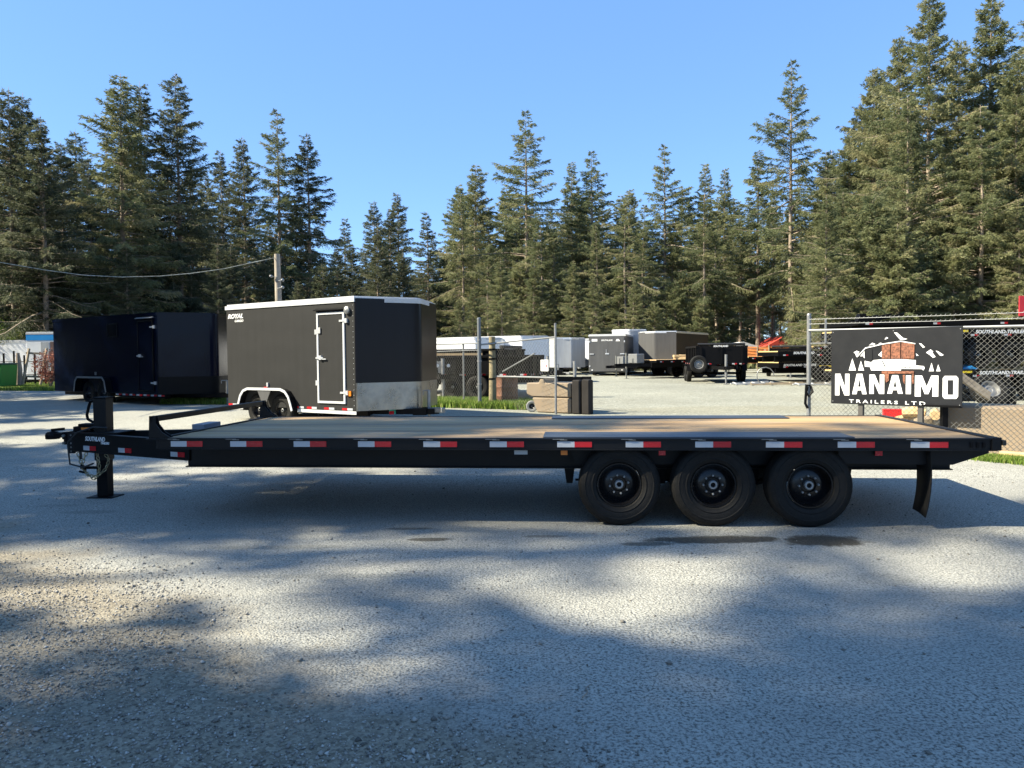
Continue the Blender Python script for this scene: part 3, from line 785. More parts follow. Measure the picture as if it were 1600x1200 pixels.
# tongue
def tongue(s):
    cy = WD / 2
    p0 = Vector((-4.98, cy - 0.09 * s, 0.628)); p1 = Vector((XL - 0.02, cy - 0.70 * s, 0.610))
    m = MB(); m.bar(p0, p1, 0.012, 0.19)
    for dz in (0.097, -0.097): m.bar(p0 + Vector((0, 0.03 * s, dz)), p1 + Vector((0, 0.03 * s, dz)), 0.075, 0.012)
    m.build('tongue_beam', M_black, main)
    return p0, p1
p0, p1 = tongue(1); tongue(-1)
d = (p1 - p0).normalized(); tz = atan2(d.y, d.x); nn = Vector((d.y, -d.x, 0)) * 1.0
if nn.y > 0: nn = -nn
for t_, flip in ((0.155, 0), (0.47, 0), (0.91, 0)):
    q = p0 + (p1 - p0) * t_ + nn * 0.0085
    put_strip(STRIP_S, main, (q.x, q.y, 0.572 if t_ < .8 else 0.565), tz)
q = p0 + (p1 - p0) * 0.115 + nn * 0.009
lettering('SOUTHLAND', (q.x, q.y, 0.654), (d.x, d.y, 0), (0, 0, 1), 0.068, main, M_print, off=0.02, squeeze=0.78, shear=0.25)
q = p0 + (p1 - p0) * 0.255 + nn * 0.009
lettering('TRAILERS', (q.x, q.y, 0.624), (d.x, d.y, 0), (0, 0, 1), 0.036, main, M_print, off=0.02, squeeze=0.9, shear=0.25)
cy = WD / 2
MB().box(-4.45, XL - .03, cy - 0.03, cy + 0.03, 0.56, 0.66).build('centre_spine', M_black, main)
MB().box(-4.92, -4.42, cy - 0.19, cy + 0.19, 0.728, 0.742).build('jack_plate', M_black, main, bevel=0.002)
MB().box(-3.75, -3.60, cy + 0.20, cy + 0.60, 0.74, 0.80).build('battery_tray', P('grey lid', (0.16, 0.19, 0.24), 0.5), main, bevel=0.004)
# adjustable coupler: channel with bolt holes, ball coupler in front
m = MB(); m.box(-5.06, -5.045, cy - 0.07, cy + 0.07, 0.50, 0.745); m.box(-5.055, -4.97, cy - 0.085, cy - 0.07, 0.50, 0.745); m.box(-5.055, -4.97, cy + 0.07, cy + 0.085, 0.50, 0.745)
m.build('coupler_channel', M_black, main, bevel=0.002)
for k in range(5):
    MB().lathe([(0.011, -0.088), (0, -0.088)], 8, 'y', (-5.015, cy, 0.525 + 0.045 * k)).build('bolt_hole', M_galv, main)
m = MB(); m.box(-5.14, -5.06, cy - 0.06, cy + 0.06, 0.655, 0.735); m.box(-5.34, -5.12, cy - 0.055, cy + 0.055, 0.675, 0.725)
m.lathe([(0.0, -0.05), (0.075, -0.045), (0.08, 0.0), (0.055, 0.035), (0, 0.045)], 14, 'z', (-5.29, cy, 0.70)); m.bar((-5.30, cy, 0.755), (-5.14, cy - 0.02, 0.77), 0.035, 0.03)
m.box(-5.10, -5.06, cy - 0.09, cy - 0.06, 0.60, 0.74)
m.build('coupler', M_black2, main, bevel=0.003)
for k, (bx_, bz_) in enumerate(((-5.09, 0.70), (-5.09, 0.62))):
    MB().lathe([(0.016, -0.115), (0.016, -0.09)], 6, 'y', (bx_, cy, bz_)).build('coupler_bolt', M_galvdark, main)
# drop leg jack
jx = -4.68
m = MB(); m.box(jx - 0.075, jx + 0.075, cy - 0.075, cy + 0.075, 0.42, 1.12)
m.build('jack_housing', M_black, main, bevel=0.008)
MB().box(jx - 0.062, jx + 0.062, cy - 0.062, cy + 0.062, 0.012, 0.43).build('jack_leg', M_black2, main, bevel=0.006)
MB().box(jx - 0.15, jx + 0.15, cy - 0.12, cy + 0.12, 0.0, 0.012).build('jack_foot', M_black2, main, bevel=0.002)
MB().box(jx - 0.08, jx + 0.08, cy - 0.08, cy + 0.08, 1.12, 1.128).build('jack_cap', M_black2, main)
m = MB(); m.tube([(jx - 0.075, cy - 0.03, 1.09), (jx - 0.13, cy - 0.03, 1.075), (jx - 0.15, cy - 0.03, 1.02), (jx - 0.175, cy - 0.03, 0.93), (jx - 0.165, cy - 0.03, 0.88), (jx - 0.11, cy - 0.03, 0.85), (jx - 0.08, cy - 0.03, 0.85)], 0.016, 8)
m.build('jack_crank', M_black2, main, smooth=True)
MB().box(jx - 0.26, jx - 0.07, cy - 0.07, cy + 0.07, 0.79, 0.83).build('jack_gearbox', M_black2, main, bevel=0.005)
MB().box(jx - 0.22, jx - 0.12, cy - 0.074, cy - 0.07, 0.765, 0.79).build('amber_marker', M_amber, main)
m = MB(); m.box(-5.0, -4.79, cy - 0.07, cy + 0.05, 0.742, 0.80); m.build('breakaway_box', M_black2, main, bevel=0.006)
# wiring and brake hose looping over the beam
m = MB(); m.tube([(jx + 0.12, cy - 0.12, 0.79), (jx - 0.02, cy - 0.16, 0.80), (jx - 0.18, cy - 0.2, 0.745), (jx - 0.28, cy - 0.22, 0.64), (jx - 0.27, cy - 0.22, 0.5), (jx - 0.26, cy - 0.22, 0.40), (jx - 0.12, cy - 0.2, 0.36), (jx - 0.03, cy - 0.15, 0.40)], 0.010, 6)
m.build('wiring_loom', M_hose, main, smooth=True)
# safety chains: links one by one
def chain(pts, r=0.021, w=0.0052, nm='safety_chain'):
    P_ = [Vector(p) for p in pts]; dense = []
    for i in range(len(P_) - 1):
        a, b, c, e = P_[max(0, i - 1)], P_[i], P_[i + 1], P_[min(len(P_) - 1, i + 2)]
        for k in range(12):
            t = k / 12
            dense.append(0.5 * ((2 * b) + (c - a) * t + (2 * a - 5 * b + 4 * c - e) * t * t + (3 * b - a - 3 * c + e) * t ** 3))
    dense.append(P_[-1]); m = MB(); acc = 0; last = dense[0]; k = 0
    for p in dense[1:]:
        acc += (p - last).length
        if acc >= r * 1.7:
            dd = (p - last).normalized(); side = dd.orthogonal().normalized()
            side = Matrix.Rotation((pi / 2) * (k % 2) + 0.4, 3, dd) @ side
            pl = [p + dd * (cos(a) * r * 1.25) + side * (sin(a) * r * 0.72) for a in [2 * pi * q / 8 for q in range(9)]]
            m.tube(pl, w, 5, cap=False); acc = 0; k += 1
        last = p
    return m.build(nm, M_brass, main, smooth=True)
chain([(-4.93, cy - 0.10, 0.53), (-4.88, cy - 0.13, 0.42), (-4.80, cy - 0.16, 0.30), (-4.70, cy - 0.18, 0.26), (-4.58, cy - 0.17, 0.32), (-4.55, cy - 0.13, 0.43), (-4.60, cy - 0.12, 0.50)])
chain([(-4.80, cy - 0.12, 0.53), (-4.83, cy - 0.16, 0.40), (-4.76, cy - 0.2, 0.29), (-4.66, cy - 0.2, 0.24), (-4.62, cy - 0.19, 0.35), (-4.66, cy - 0.16, 0.5)])
m = MB(); m.box(-4.87, -4.67, cy - 0.15, cy - 0.09, 0.335, 0.36); m.tube([(-4.87, cy - .16, .31), (-4.80, cy - .18, .30), (-4.78, cy - .18, .36), (-4.84, cy - .18, .38)], 0.014, 6); m.build('chain_hook', M_black2, main)
m = MB(); m.tube([(-4.885, cy - .12, .53), (-4.875, cy - .12, .44)], 0.014, 6); m.build('trailer_plug', M_hose, main)
# ------------------------------------------------------------------ trailers in the yard
def place_by(lx, ly, wx, wy, rz, z=None):
    """root location so that local (lx, ly) falls on world (wx, wy)"""
    x = wx - (lx * cos(rz) - ly * sin(rz)); y = wy - (lx * sin(rz) + ly * cos(rz))
    return (x, y, gz(wy) if z is None else z)

def side_at(loc, rz, px, py, ly=0.0):
    """local x and height, on the side plane local y = ly, of what a pixel shows"""
    n = Vector((-sin(rz), cos(rz), 0)); o = Vector(loc) + n * ly
    d = ray(px, py); t = (o.x * n.x + o.y * n.y) / (d.x * n.x + d.y * n.y)
    p = Vector((d.x * t, d.y * t, CH + d.z * t)); q = p - Vector(loc)
    return q.x * cos(rz) + q.y * sin(rz), q.z

def enclosed(label, loc, rz, L, Wd, zb, Hb, nose, skin, nskin, trim=None, guard=None, gh=0.55, axles=(), wr=0.34, WH=None, group=None, tongue=1.1, tyres_far=True, trim_h=0.07):
    r = thing('enclosed_trailer', label, 'trailer', loc, rz, group)
    trim = trim or M_alu
    z1 = zb + Hb
    MB().box(0, L, 0, Wd, zb, z1).build('side_wall', skin, r, bevel=0.01)
    c = Wd / 2
    if nose > 0:
        rd = 0.24
        prof = [(L + 0.001, 0.0), (L + 0.03, 0.005)]
        for k in range(7):
            a = -0.5 + k / 6; prof.append((L + nose - 0.14 + 0.14 * cos(a * 1.9), c + rd * a * 1.35))
        prof += [(L + 0.03, Wd - 0.005), (L + 0.001, Wd)]
        gz_ = zb + (gh if guard else 0)
        MB().prism(prof, gz_, z1, 'z').build('nose_panel', nskin, r, smooth=True)
        if guard:
            sc_ = [(x + (0.004 if i not in (0, len(prof) - 1) else 0), y) for i, (x, y) in enumerate(prof)]
            MB().prism(sc_, zb, gz_ - 0.002, 'z').build('stone_guard', guard, r, smooth=True)
        e = 0.018
        tp = [(-e, -e), (L, -e)] + [(x + e, y) for x, y in prof[2:-2]] + [(L, Wd + e), (-e, Wd + e)]
    else:
        tp = [(-0.02, -0.02), (L + 0.02, -0.02), (L + 0.02, Wd + 0.02), (-0.02, Wd + 0.02)]
    MB().prism(tp, z1 - trim_h, z1 + 0.015, 'z').build('roof_trim', trim, r)
    MB().prism([(x * 0.985 + 0.01, (y - c) * 0.96 + c) for x, y in tp], z1 + 0.015, z1 + 0.05, 'z').build('roof', trim, r)
    W2 = WH or WH_MID
    for x in axles:
        put_wheel(W2, r, x, 0.08, wr, -1, lugs=False); 
        if tyres_far: put_wheel(W2, r, x, Wd - 0.08, wr, 1, lugs=False)
    m = MB()
    for y in (0.35, Wd - 0.35): m.box(0.02, L, y - 0.04, y + 0.04, zb - 0.12, zb)
    m.build('chassis_rail', M_black2, r)
    if tongue > 0:
        x0 = L + nose * 0.4
        m = MB()
        for s in (1, -1): m.bar((L - 0.2, c + 0.62 * s, zb - 0.05), (L + nose + tongue, c + 0.05 * s, zb - 0.05), 0.07, 0.11)
        m.build('tongue_beam', M_black2, r)
        MB().box(L + nose + tongue - 0.1, L + nose + tongue + 0.2, c - 0.06, c + 0.06, zb - 0.07, zb + 0.03).build('coupler', M_galv, r, bevel=0.01)
        jx_ = L + nose + tongue * 0.55
        m = MB(); m.tube([(jx_, c, zb + 0.38), (jx_, c, zb - 0.1)], 0.035, 8); m.tube([(jx_, c, zb - 0.1), (jx_, c, 0.02)], 0.026, 8); m.tube([(jx_, c, zb + 0.38), (jx_ + 0.02, c - 0.2, zb + 0.38), (jx_ + 0.02, c - 0.2, zb + 0.30)], 0.012, 6)
        m.box(jx_ - 0.08, jx_ + 0.08, c - 0.08, c + 0.08, 0.0, 0.02)
        m.build('tongue_jack', M_galv, r, smooth=False)
    return r

RZ = atan2(-0.56, 0.83)
# matte black cargo trailer
L, Wd, zb, Hb = 4.08, 2.48, 0.40, 2.235
wx = AT(556, 600, 15.2)
loc = place_by(L, 0, wx.x, 15.2, RZ, z=0.088)
S = lambda px, py: side_at(loc, RZ, px, py)
ax = [S(404, 633)[0], S(440, 633)[0]]
roy = enclosed('matte black cargo trailer with white roof trim and outlined side door', loc, RZ, L, Wd, zb, Hb, 0.6, M_skin_royal, M_skin_nose, M_whitepaint, M_stone, 0.56, ax, 0.345, tongue=0.42)
def frame_rect(m, x0, x1, z0, z1, w, y0, y1):
    m.box(x0, x1, y0, y1, z1 - w, z1); m.box(x0, x1, y0, y1, z0, z0 + w); m.box(x0, x0 + w, y0, y1, z0 + w, z1 - w); m.box(x1 - w, x1, y0, y1, z0 + w, z1 - w)
    return m
def side_door(r, x0, x1, z0, z1, skin, trim, hinge_x, w=0.04, handle=True):
    d_ = MB().box(x0 + w, x1 - w, -0.014, -0.001, z0 + w, z1 - w).build('side_door', skin, r, bevel=0.003)
    frame_rect(MB(), x0, x1, z0, z1, w, -0.028, -0.001).build('door_frame', trim, d_)
    for z in (z0 + (z1 - z0) * 0.12, z0 + (z1 - z0) * 0.9):
        m = MB(); m.box(hinge_x - 0.13, hinge_x + 0.07, -0.04, -0.029, z - 0.02, z + 0.02); m.box(hinge_x + 0.03, hinge_x + 0.09, -0.045, -0.002, z - 0.045, z + 0.045)
        m.build('hinge', M_alu, d_)
    if handle:
        zc = z0 + (z1 - z0) * 0.5
        m = MB(); m.box(x0 - 0.01, x0 + 0.20, -0.055, -0.03, zc - 0.018, zc + 0.018); m.box(x0 + 0.09, x0 + 0.15, -0.06, -0.012, zc - 0.04, zc + 0.05); m.box(x0 + 0.15, x0 + 0.28, -0.05, -0.035, zc - 0.035, zc - 0.012)
        m.build('door_handle', M_alu, d_)
    return d_
dx0, dz1 = S(495.5, 489); dx1, dz0 = S(541, 631)
dr = side_door(roy, dx0, dx1, dz0 + 0.0, dz1, M_skin_royal, M_whitepaint, dx1, w=0.045)
MB().box(dx0 + .05, dx0 + .12, -0.04, -0.029, dz1 - 0.42, dz1 - 0.30).box(dx0 - 0.06, dx0 + .03, -0.03, -0.002, dz1 - 0.44, dz1 - 0.34).build('latch', M_alu, dr)
MB().box(dx0 - 0.05, dx0 + .03, -0.03, -0.002, dz0 + 0.36, dz0 + 0.46).build('latch', M_alu, dr)
m = MB(); m.prism([(0, dz1 + 0.05), (-0.07, dz1 + 0.035), (-0.07, dz1 + 0.05), (0, dz1 + 0.085)], dx0 - 0.05, dx1 + 0.03, 'x'); m.build('drip_cap', M_black2, roy)
MB().lathe([(0.07, -0.001), (0.075, -0.05), (0.04, -0.07), (0, -0.075)], 14, 'y', (dx1 + 0.09, 0, dz1 + 0.02)).build('door_lamp', M_galv, roy, smooth=True)
# fender: teardrop skirt behind an aluminium lip
fx0, fz = S(387, 640); fx1, _ = S(461, 640)
fx0 = ax[0] - 0.52; fx1 = ax[1] + 0.52
ztop = 0.345 + 0.46; zlo = 0.36
pr = [(fx0, zlo)] + [(fx0 + 0.03 + 0.33 * (1 - cos(a)) , zlo + (ztop - zlo) * sin(a)) for a in [0.3, 0.7, 1.1, pi / 2]] + [(fx1 - 0.03 - 0.33 * (1 - cos(a)), zlo + (ztop - zlo) * sin(a)) for a in [pi / 2, 1.1, 0.7, 0.3]] + [(fx1, zlo)]
def arch(r, pr, y0, y1, mat, lipmat):
    m = MB()
    for i in range(len(pr) - 1):
        m.bar((pr[i][0], (y0 + y1) / 2, pr[i][1]), (pr[i + 1][0], (y0 + y1) / 2, pr[i + 1][1]), abs(y1 - y0), 0.014)
    o = m.build('fender', mat, r, smooth=False)
    m = MB()
    for i in range(len(pr) - 1):
        a, b_ = Vector((pr[i][0], y0 - 0.006, pr[i][1])), Vector((pr[i + 1][0], y0 - 0.006, pr[i + 1][1])); m.bar(a, b_, 0.012, 0.055)
    m.build('fender_lip', lipmat, o)
arch(roy, pr, -0.16, -0.001, M_black2, M_whitepaint)
xm_ = (ax[0] + ax[1]) / 2; zt = ztop - 0.03
MB().prism([(xm_ - 0.22, zt), (xm_ + 0.22, zt), (xm_ + 0.02, 0.42), (xm_ - 0.02, 0.42)], -0.155, -0.14, 'y').build('fender_gusset', M_skin_grey, roy)
MB().box(0, fx0 - 0.01, -0.012, -0.001, zb - 0.07, zb - 0.005).box(fx1, L + 0.01, -0.012, -0.001, zb - 0.07, zb - 0.005).build('bottom_trim', M_whitepaint, roy)
for px in (461.5 + 6, 487.5, 514.5, 543):
    put_strip(STRIP_T, roy, (min(S(px, 637)[0], L - 0.17), -0.002, zb + 0.03), flip=True)
put_strip(STRIP_T, roy, (0.18, -0.002, zb + 0.03), flip=True)
x_, z_ = S(418, 605); MB().box(x_ - 0.09, x_ + 0.03, -0.03, -0.001, z_ - 0.03, z_ + 0.01).build('marker_lamp', M_red, roy); MB().box(x_ + 0.0, x_ + 0.05, -0.03, -0.001, z_ + 0.012, z_ + 0.10).build('marker_bracket', M_alu, roy)
x_, z_ = S(548, 615); MB().box(x_ - 0.03, x_ + 0.03, -0.03, -0.001, z_ - 0.05, z_ + 0.05).build('amber_lamp', M_amber, roy)
for k in range(22): pass
m = MB()
for k in range(20): m.box(L - 0.055, L - 0.045, -0.006, -0.001, zb + 0.1 + k * 0.105, zb + 0.112 + k * 0.105)
o = m.build('corner_rivet', M_alu, roy); o['kind'] = 'stuff'
x_, z_ = S(356, 498); lettering('ROYAL', (x_, -0.003, z_ - 0.0), (1, 0, 0), (0, 0, 1), 0.135, roy, M_print, off=0.035, squeeze=1.25, shear=0.3)
lettering('CARGO', (x_ + 0.24, -0.003, z_ - 0.085), (1, 0, 0), (0, 0, 1), 0.07, roy, M_print, off=0.03, squeeze=1.25, shear=0.3)
# nose print lies on the first slanted nose plane
nd = Vector((0.46, Wd / 2 - 0.155, 0)).normalized()
q = Vector((L + 0.03, 0.005, zb + Hb - 0.27)) + nd * 0.80
lettering('SOUTHLAND', (q.x, q.y, q.z), (nd.x, nd.y, 0), (0, 0, 1), 0.075, roy, M_print, off=0.02, squeeze=0.9, shear=0.2, proud=0.006)
MB().bar((L + 0.66, Wd / 2 - 0.30, zb - 0.05), (L + 0.90, Wd / 2 - 0.16, zb - 0.05), 0.08, 0.14).build('coupler_box', M_black2, roy)
q = (L + 0.25, Wd / 2 - 0.72, zb + 0.01)
MB().box(L + 0.30, L + 0.302, Wd / 2 - 0.62, Wd / 2 - 0.62 + 0.28, zb - 0.10, zb + 0.03).build('sticker', P('green sticker', (0.03, 0.35, 0.25), 0.5), roy)
MB().box(L + 0.304, L + 0.306, Wd / 2 - 0.62, Wd / 2 - 0.48, zb - 0.10, zb - 0.03).build('sticker', M_red, roy)

# glossy blue trailer in the shade
L2, W2_ = 5.9, 2.5
wx = AT(247, 600, 21.7)
loc2 = place_by(L2, 0, wx.x, 21.7, RZ, z=0.19)
S2 = lambda px, py: side_at(loc2, RZ, px, py)
a0 = S2(139, 615)[0]
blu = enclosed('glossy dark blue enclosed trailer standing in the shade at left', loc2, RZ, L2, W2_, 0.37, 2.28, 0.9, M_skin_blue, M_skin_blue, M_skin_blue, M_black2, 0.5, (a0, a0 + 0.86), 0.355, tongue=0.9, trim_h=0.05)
x0, zt_ = S2(215, 501); x1, zb_ = S2(242, 612)
side_door(blu, x0, x1, max(zb_, 0.42), zt_, M_skin_blue, M_black2, x1, w=0.04)
MB().prism([(0, zt_ + 0.06), (-0.07, zt_ + 0.045), (-0.07, zt_ + 0.06), (0, zt_ + 0.09)], x0 - 0.04, x1 + 0.02, 'x').build('drip_cap', M_galv, blu)
x0, zt_ = S2(167.5, 506); x1, zb_ = S2(184, 526)
frame_rect(MB(), x0, x1, zb_, zt_, 0.03, -0.02, -0.001).build('window_frame', M_black2, blu)
MB().box(x0 + .03, x1 - .03, -0.008, -0.001, zb_ + .03, zt_ - .03).build('window_pane', P('dark window glass', (0.005, 0.006, 0.01), 0.05), blu)
pr = [(a0 - 0.5, 0.4), (a0 - 0.42, 0.72), (a0 - 0.3, 0.84), (a0 + 1.16, 0.84), (a0 + 1.28, 0.72), (a0 + 1.36, 0.4)]
arch(blu, pr, -0.2, -0.001, M_black2, M_galv)
MB().box(a0 + 0.4, a0 + 0.48, -0.02, -0.001, 0.90, 1.0).build('marker_lamp', M_galv, blu)
for k in range(7): put_strip(STRIP_T, blu, (a0 + 1.7 + k * 0.37, -0.002, 0.34))

# generic flat deck trailer for the yard
M_plank_y = P('yellow sawn planks', (0.60, 0.44, 0.19), 0.7, var=0.2, scale=8)
def flatbed(label, loc, rz, L=6.0, Wd=2.4, hd=0.85, ax=(2.2, 3.05), wr=0.37, group=None, text=None, yellow=False, tongue=1.3, toolbox=False, strips=8, wheels=True, rail=0.14, deckmat=None, ramp=False, WH=None, text_x=0.5):
    """local x forward from the rear, near side at local y = 0"""
    r = thing('flatbed_trailer', label, 'trailer', loc, rz, group)
    for k in range(9):
        w_ = (Wd - 0.1) / 9; MB().box(0.02, L - 0.02, 0, w_ - 0.012, -0.04, 0).build('deck_plank', deckmat or M_plank_y, r, loc=(0, 0.05 + k * w_, hd))
    for y in (0, Wd - 0.04): MB().box(0, L, y, y + 0.04, hd - rail, hd - 0.002).build('side_rail', M_black2, r)
    for x in (0, L - 0.05): MB().box(x, x + 0.05, 0.045, Wd - 0.045, hd - rail, hd - 0.042).build('end_rail', M_black2, r)
    for y in (0.5, Wd - 0.5): MB().box(0.05, L, y - 0.06, y + 0.06, max(0.002, hd - rail - 0.24), hd - rail - 0.002).build('main_beam', M_black2, r)
    for k in range(strips):
        x = 0.3 + (L - 0.6) * k / max(1, strips - 1)
        put_strip(STRIP_S, r, (x, -0.002, hd - rail + 0.035)); put_strip(STRIP_S, r, (x, Wd + 0.002, hd - rail + 0.035), rz=pi)
    if wheels:
        for x in ax:
            put_wheel(WH or WH_MID, r, x, 0.17, wr, -1, lugs=False); put_wheel(WH or WH_MID, r, x, Wd - 0.17, wr, 1, lugs=False)
            MB().tube([(x, .2, wr), (x, Wd - .2, wr)], 0.04, 8).build('axle', M_black2, r)
    c = Wd / 2
    if tongue:
        m = MB()
        for s in (1, -1): m.bar((L - 0.02, c + 0.6 * s, hd - rail - 0.12), (L + tongue, c + 0.06 * s, hd - rail - 0.12), 0.07, 0.16)
        m.build('tongue_beam', M_black2, r)
        MB().box(L + tongue, L + tongue + 0.3, c - 0.07, c + 0.07, hd - rail - 0.2, hd - rail - 0.05).build('coupler', M_black2, r, bevel=0.01)
        x = L + tongue * 0.75
        m = MB(); m.tube([(x, c, hd + 0.35), (x, c, 0.3)], 0.05, 8); m.tube([(x, c, 0.3), (x, c, 0.02)], 0.035, 8); m.box(x - .1, x + .1, c - .1, c + .1, 0, 0.02); m.build('tongue_jack', M_galvdark, r)
        if toolbox: MB().box(L + 0.25, L + 0.7, c - 0.42, c + 0.42, hd - rail - 0.03, hd + 0.30).build('toolbox', M_galv, r, bevel=0.02)
    if text:
        lettering(text, (text_x, -0.006, hd - rail - 0.0 + 0.075), (1, 0, 0), (0, 0, 1), 0.125, r, M_print, off=0.03, squeeze=1.1, shear=0.25)
    if yellow: MB().box(text_x - 0.65, text_x - 0.2, -0.006, -0.001, hd - 0.085, hd - 0.03).build('yellow_decal', M_yellow, r)
    return r

def dump(label, loc, rz, L=4.2, Wd=2.0, bz=0.75, bh=0.75, ax=(1.5, 2.35), wr=0.38, group=None, spare=False, toolbox=True, text=None, tarp=True, WH=None, tongue=1.4, strips=6):
    r = thing('dump_trailer', label, 'trailer', loc, rz, group)
    c = Wd / 2; t = 0.03
    b = MB()
    b.box(0, L, 0, Wd, bz, bz + 0.04)
    b.box(0, L, 0, t, bz + 0.04, bz + bh); b.box(0, L, Wd - t, Wd, bz + 0.04, bz + bh)
    b.box(0, t, t, Wd - t, bz + 0.04, bz + bh); b.box(L - t, L, t, Wd - t, bz + 0.04, bz + bh + 0.06)
    b.build('dump_box', M_black2, r)
    for y in (-0.05, Wd - 0.02): MB().box(-0.02, L + 0.02, y, y + 0.07, bz + bh - 0.005, bz + bh + 0.075).build('top_rail', M_black2, r, bevel=0.006)
    n = 7
    for k in range(n):
        x = 0.08 + (L - 0.2) * k / (n - 1)
        for y in (-0.05, Wd + 0.001): MB().box(x, x + 0.06, y, y + 0.049, bz + 0.0, bz + bh - 0.01).build('side_post', M_black2, r)
    for k in range(3):
        y = 0.15 + (Wd - 0.36) * k / 2; MB().box(L + 0.001, L + 0.05, y, y + 0.06, bz + 0.02, bz + bh + 0.03).build('front_post', M_black2, r)
    if tarp: MB().tube([(L - 0.12, 0.05, bz + bh + 0.13), (L - 0.12, Wd - 0.05, bz + bh + 0.13)], 0.06, 10).build('tarp_roll', P('tarp', (0.008, 0.008, 0.009), 0.6), r, smooth=True)
    for y in (0.4, Wd - 0.4): MB().box(0.1, L, y - 0.05, y + 0.05, bz - 0.22, bz - 0.03).build('main_beam', M_black2, r)
    for x in ax:
        put_wheel(WH or WH_MID, r, x, -0.14, wr, -1, lugs=False); put_wheel(WH or WH_MID, r, x, Wd + 0.14, wr, 1, lugs=False)
    MB().tube([(ax[0], -0.1, wr), (ax[0], Wd + .1, wr)], 0.04, 8).tube([(ax[1], -0.1, wr), (ax[1], Wd + .1, wr)], 0.04, 8).build('axle', M_black2, r)
    for y in (-0.27, Wd + 0.06): MB().prism([(ax[0] - 0.52, 0.5), (ax[0] - 0.42, 0.80), (ax[1] + 0.42, 0.80), (ax[1] + 0.52, 0.5), (ax[1] + 0.50, 0.5), (ax[1] + 0.40, 0.785), (ax[0] - 0.40, 0.785), (ax[0] - 0.50, 0.5)], y, y + 0.2, 'y').build('fender', M_black2, r)
    for k in range(strips):
        x = 0.2 + (L - 0.4) * k / (strips - 1); put_strip(STRIP_S, r, (x, -0.052, bz + 0.028))
    for y in (0.2, 0.5, Wd - 0.5, Wd - 0.2): put_strip(STRIP_S, r, (L + 0.006, y, bz + 0.028), rz=pi / 2); put_strip(STRIP_S, r, (-0.002, y, bz - 0.06), rz=-pi / 2)
    m = MB()
    for s in (1, -1): m.bar((L - 0.3, c + 0.6 * s, bz - 0.12), (L + tongue, c + 0.06 * s, bz - 0.14), 0.07, 0.14)
    m.build('tongue_beam', M_black2, r)
    MB().box(L + tongue, L + tongue + 0.3, c - 0.07, c + 0.07, bz - 0.2, bz - 0.06).build('coupler', M_black2, r, bevel=0.01)
    x = L + tongue * 0.85
    m = MB(); m.tube([(x, c, bz + 0.42), (x, c, 0.3)], 0.055, 8); m.tube([(x, c, 0.3), (x, c, 0.02)], 0.035, 8); m.box(x - .1, x + .1, c - .1, c + .1, 0, 0.02); m.build('tongue_jack', M_galv, r)
    if toolbox: MB().box(L + 0.3, L + 0.75, c - 0.4, c + 0.4, bz - 0.04, bz + 0.34).build('toolbox', M_galv, r, bevel=0.02)
    if spare:
        o = put_wheel(WH_GREY, r, L + 0.22, 0.05, bz + 0.02, -1, lugs=False, rz=pi / 2); o.name = 'spare_wheel'
    if text: lettering(text, (L + 0.06, c - 0.35, bz + bh + 0.02), (0, 1, 0), (0, 0, 1), 0.1, r, M_print, off=0.03, squeeze=1.0, shear=0.2)
    return r

# black trailer turned away, rear doors towards the drive
rz = atan2(4, 1.1); p = AT(920, 560, 44.0); Wc = 2.1
loc = place_by(0, Wc, p.x, 44.0, rz)
e = enclosed('small black enclosed trailer with closed rear door, alone at the edge of the gravel', loc, rz, 4.4, Wc, 0.2, 2.12, 0.5, M_skin_grey, M_skin_grey, M_whitepaint, None, 0.5, (1.6,), 0.33, tongue=0.9)
d_ = MB().box(-0.03, -0.001, 0.06, Wc - 0.06, 0.26, 2.2).build('rear_door', M_skin_grey, e, bevel=0.005)
for y in (0.06, Wc - 0.30): MB().box(-0.06, -0.031, y, y + 0.24, 1.22, 1.27).build('door_bar', M_alu, d_)
MB().box(-0.05, -0.031, Wc / 2 - 0.12, Wc / 2 + 0.10, 1.22, 1.29).box(-0.05, -0.031, Wc / 2 + 0.03, Wc / 2 + 0.05, 1.29, 1.5).build('door_latch', M_alu, d_)
for y in (0.03, Wc - 0.09):
    for z in (0.5, 1.9): MB().box(-0.05, -0.001, y, y + 0.06, z, z + 0.1).build('hinge', M_alu, e)
for y in (0.16, Wc - 0.24): MB().box(-0.045, -0.031, y, y + 0.08, 0.30, 0.36).build('tail_lamp', M_print, d_)
lettering('SOUTHLAND', (-0.034, Wc / 2 + 0.32, 1.98), (0, -1, 0), (0, 0, 1), 0.12, d_, M_print, off=0.03, squeeze=0.9)
MB().box(-0.036, -0.031, Wc - 0.50, Wc - 0.18, 1.96, 2.10).build('decal', M_print, d_); MB().prism([(0.30, 1.96), (0.56, 1.96), (0.50, 2.08), (0.38, 2.08)], -0.036, -0.031, 'x').build('decal', M_print, d_)

# silver nosed and charcoal trailers behind
rz = radians(-100); p = AT(1010, 560, 47.0)
enclosed('silver nosed enclosed trailer right of the small black one', place_by(5.4, 2.1, p.x, 47, rz), rz, 5.0, 2.1, 0.5, 2.2, 0.35, M_skin_grey, M_skin_silver, M_whitepaint, M_stone, 0.5, (2.0, 2.8), 0.34, tongue=0.9)
rz = atan2(-0.85, -0.52); p = AT(1057, 560, 44.0)
enclosed('charcoal enclosed trailer with pointed nose behind the lumber load', place_by(6.0, 2.3, p.x, 44, rz), rz, 6.0, 2.3, 0.5, 1.98, 0.55, M_skin_royal, M_skin_grey, M_alu, None, 0.5, (2.4, 3.2), 0.34, tongue=1.0)  # side skin darker than the nose: shade away from the sun in the colour
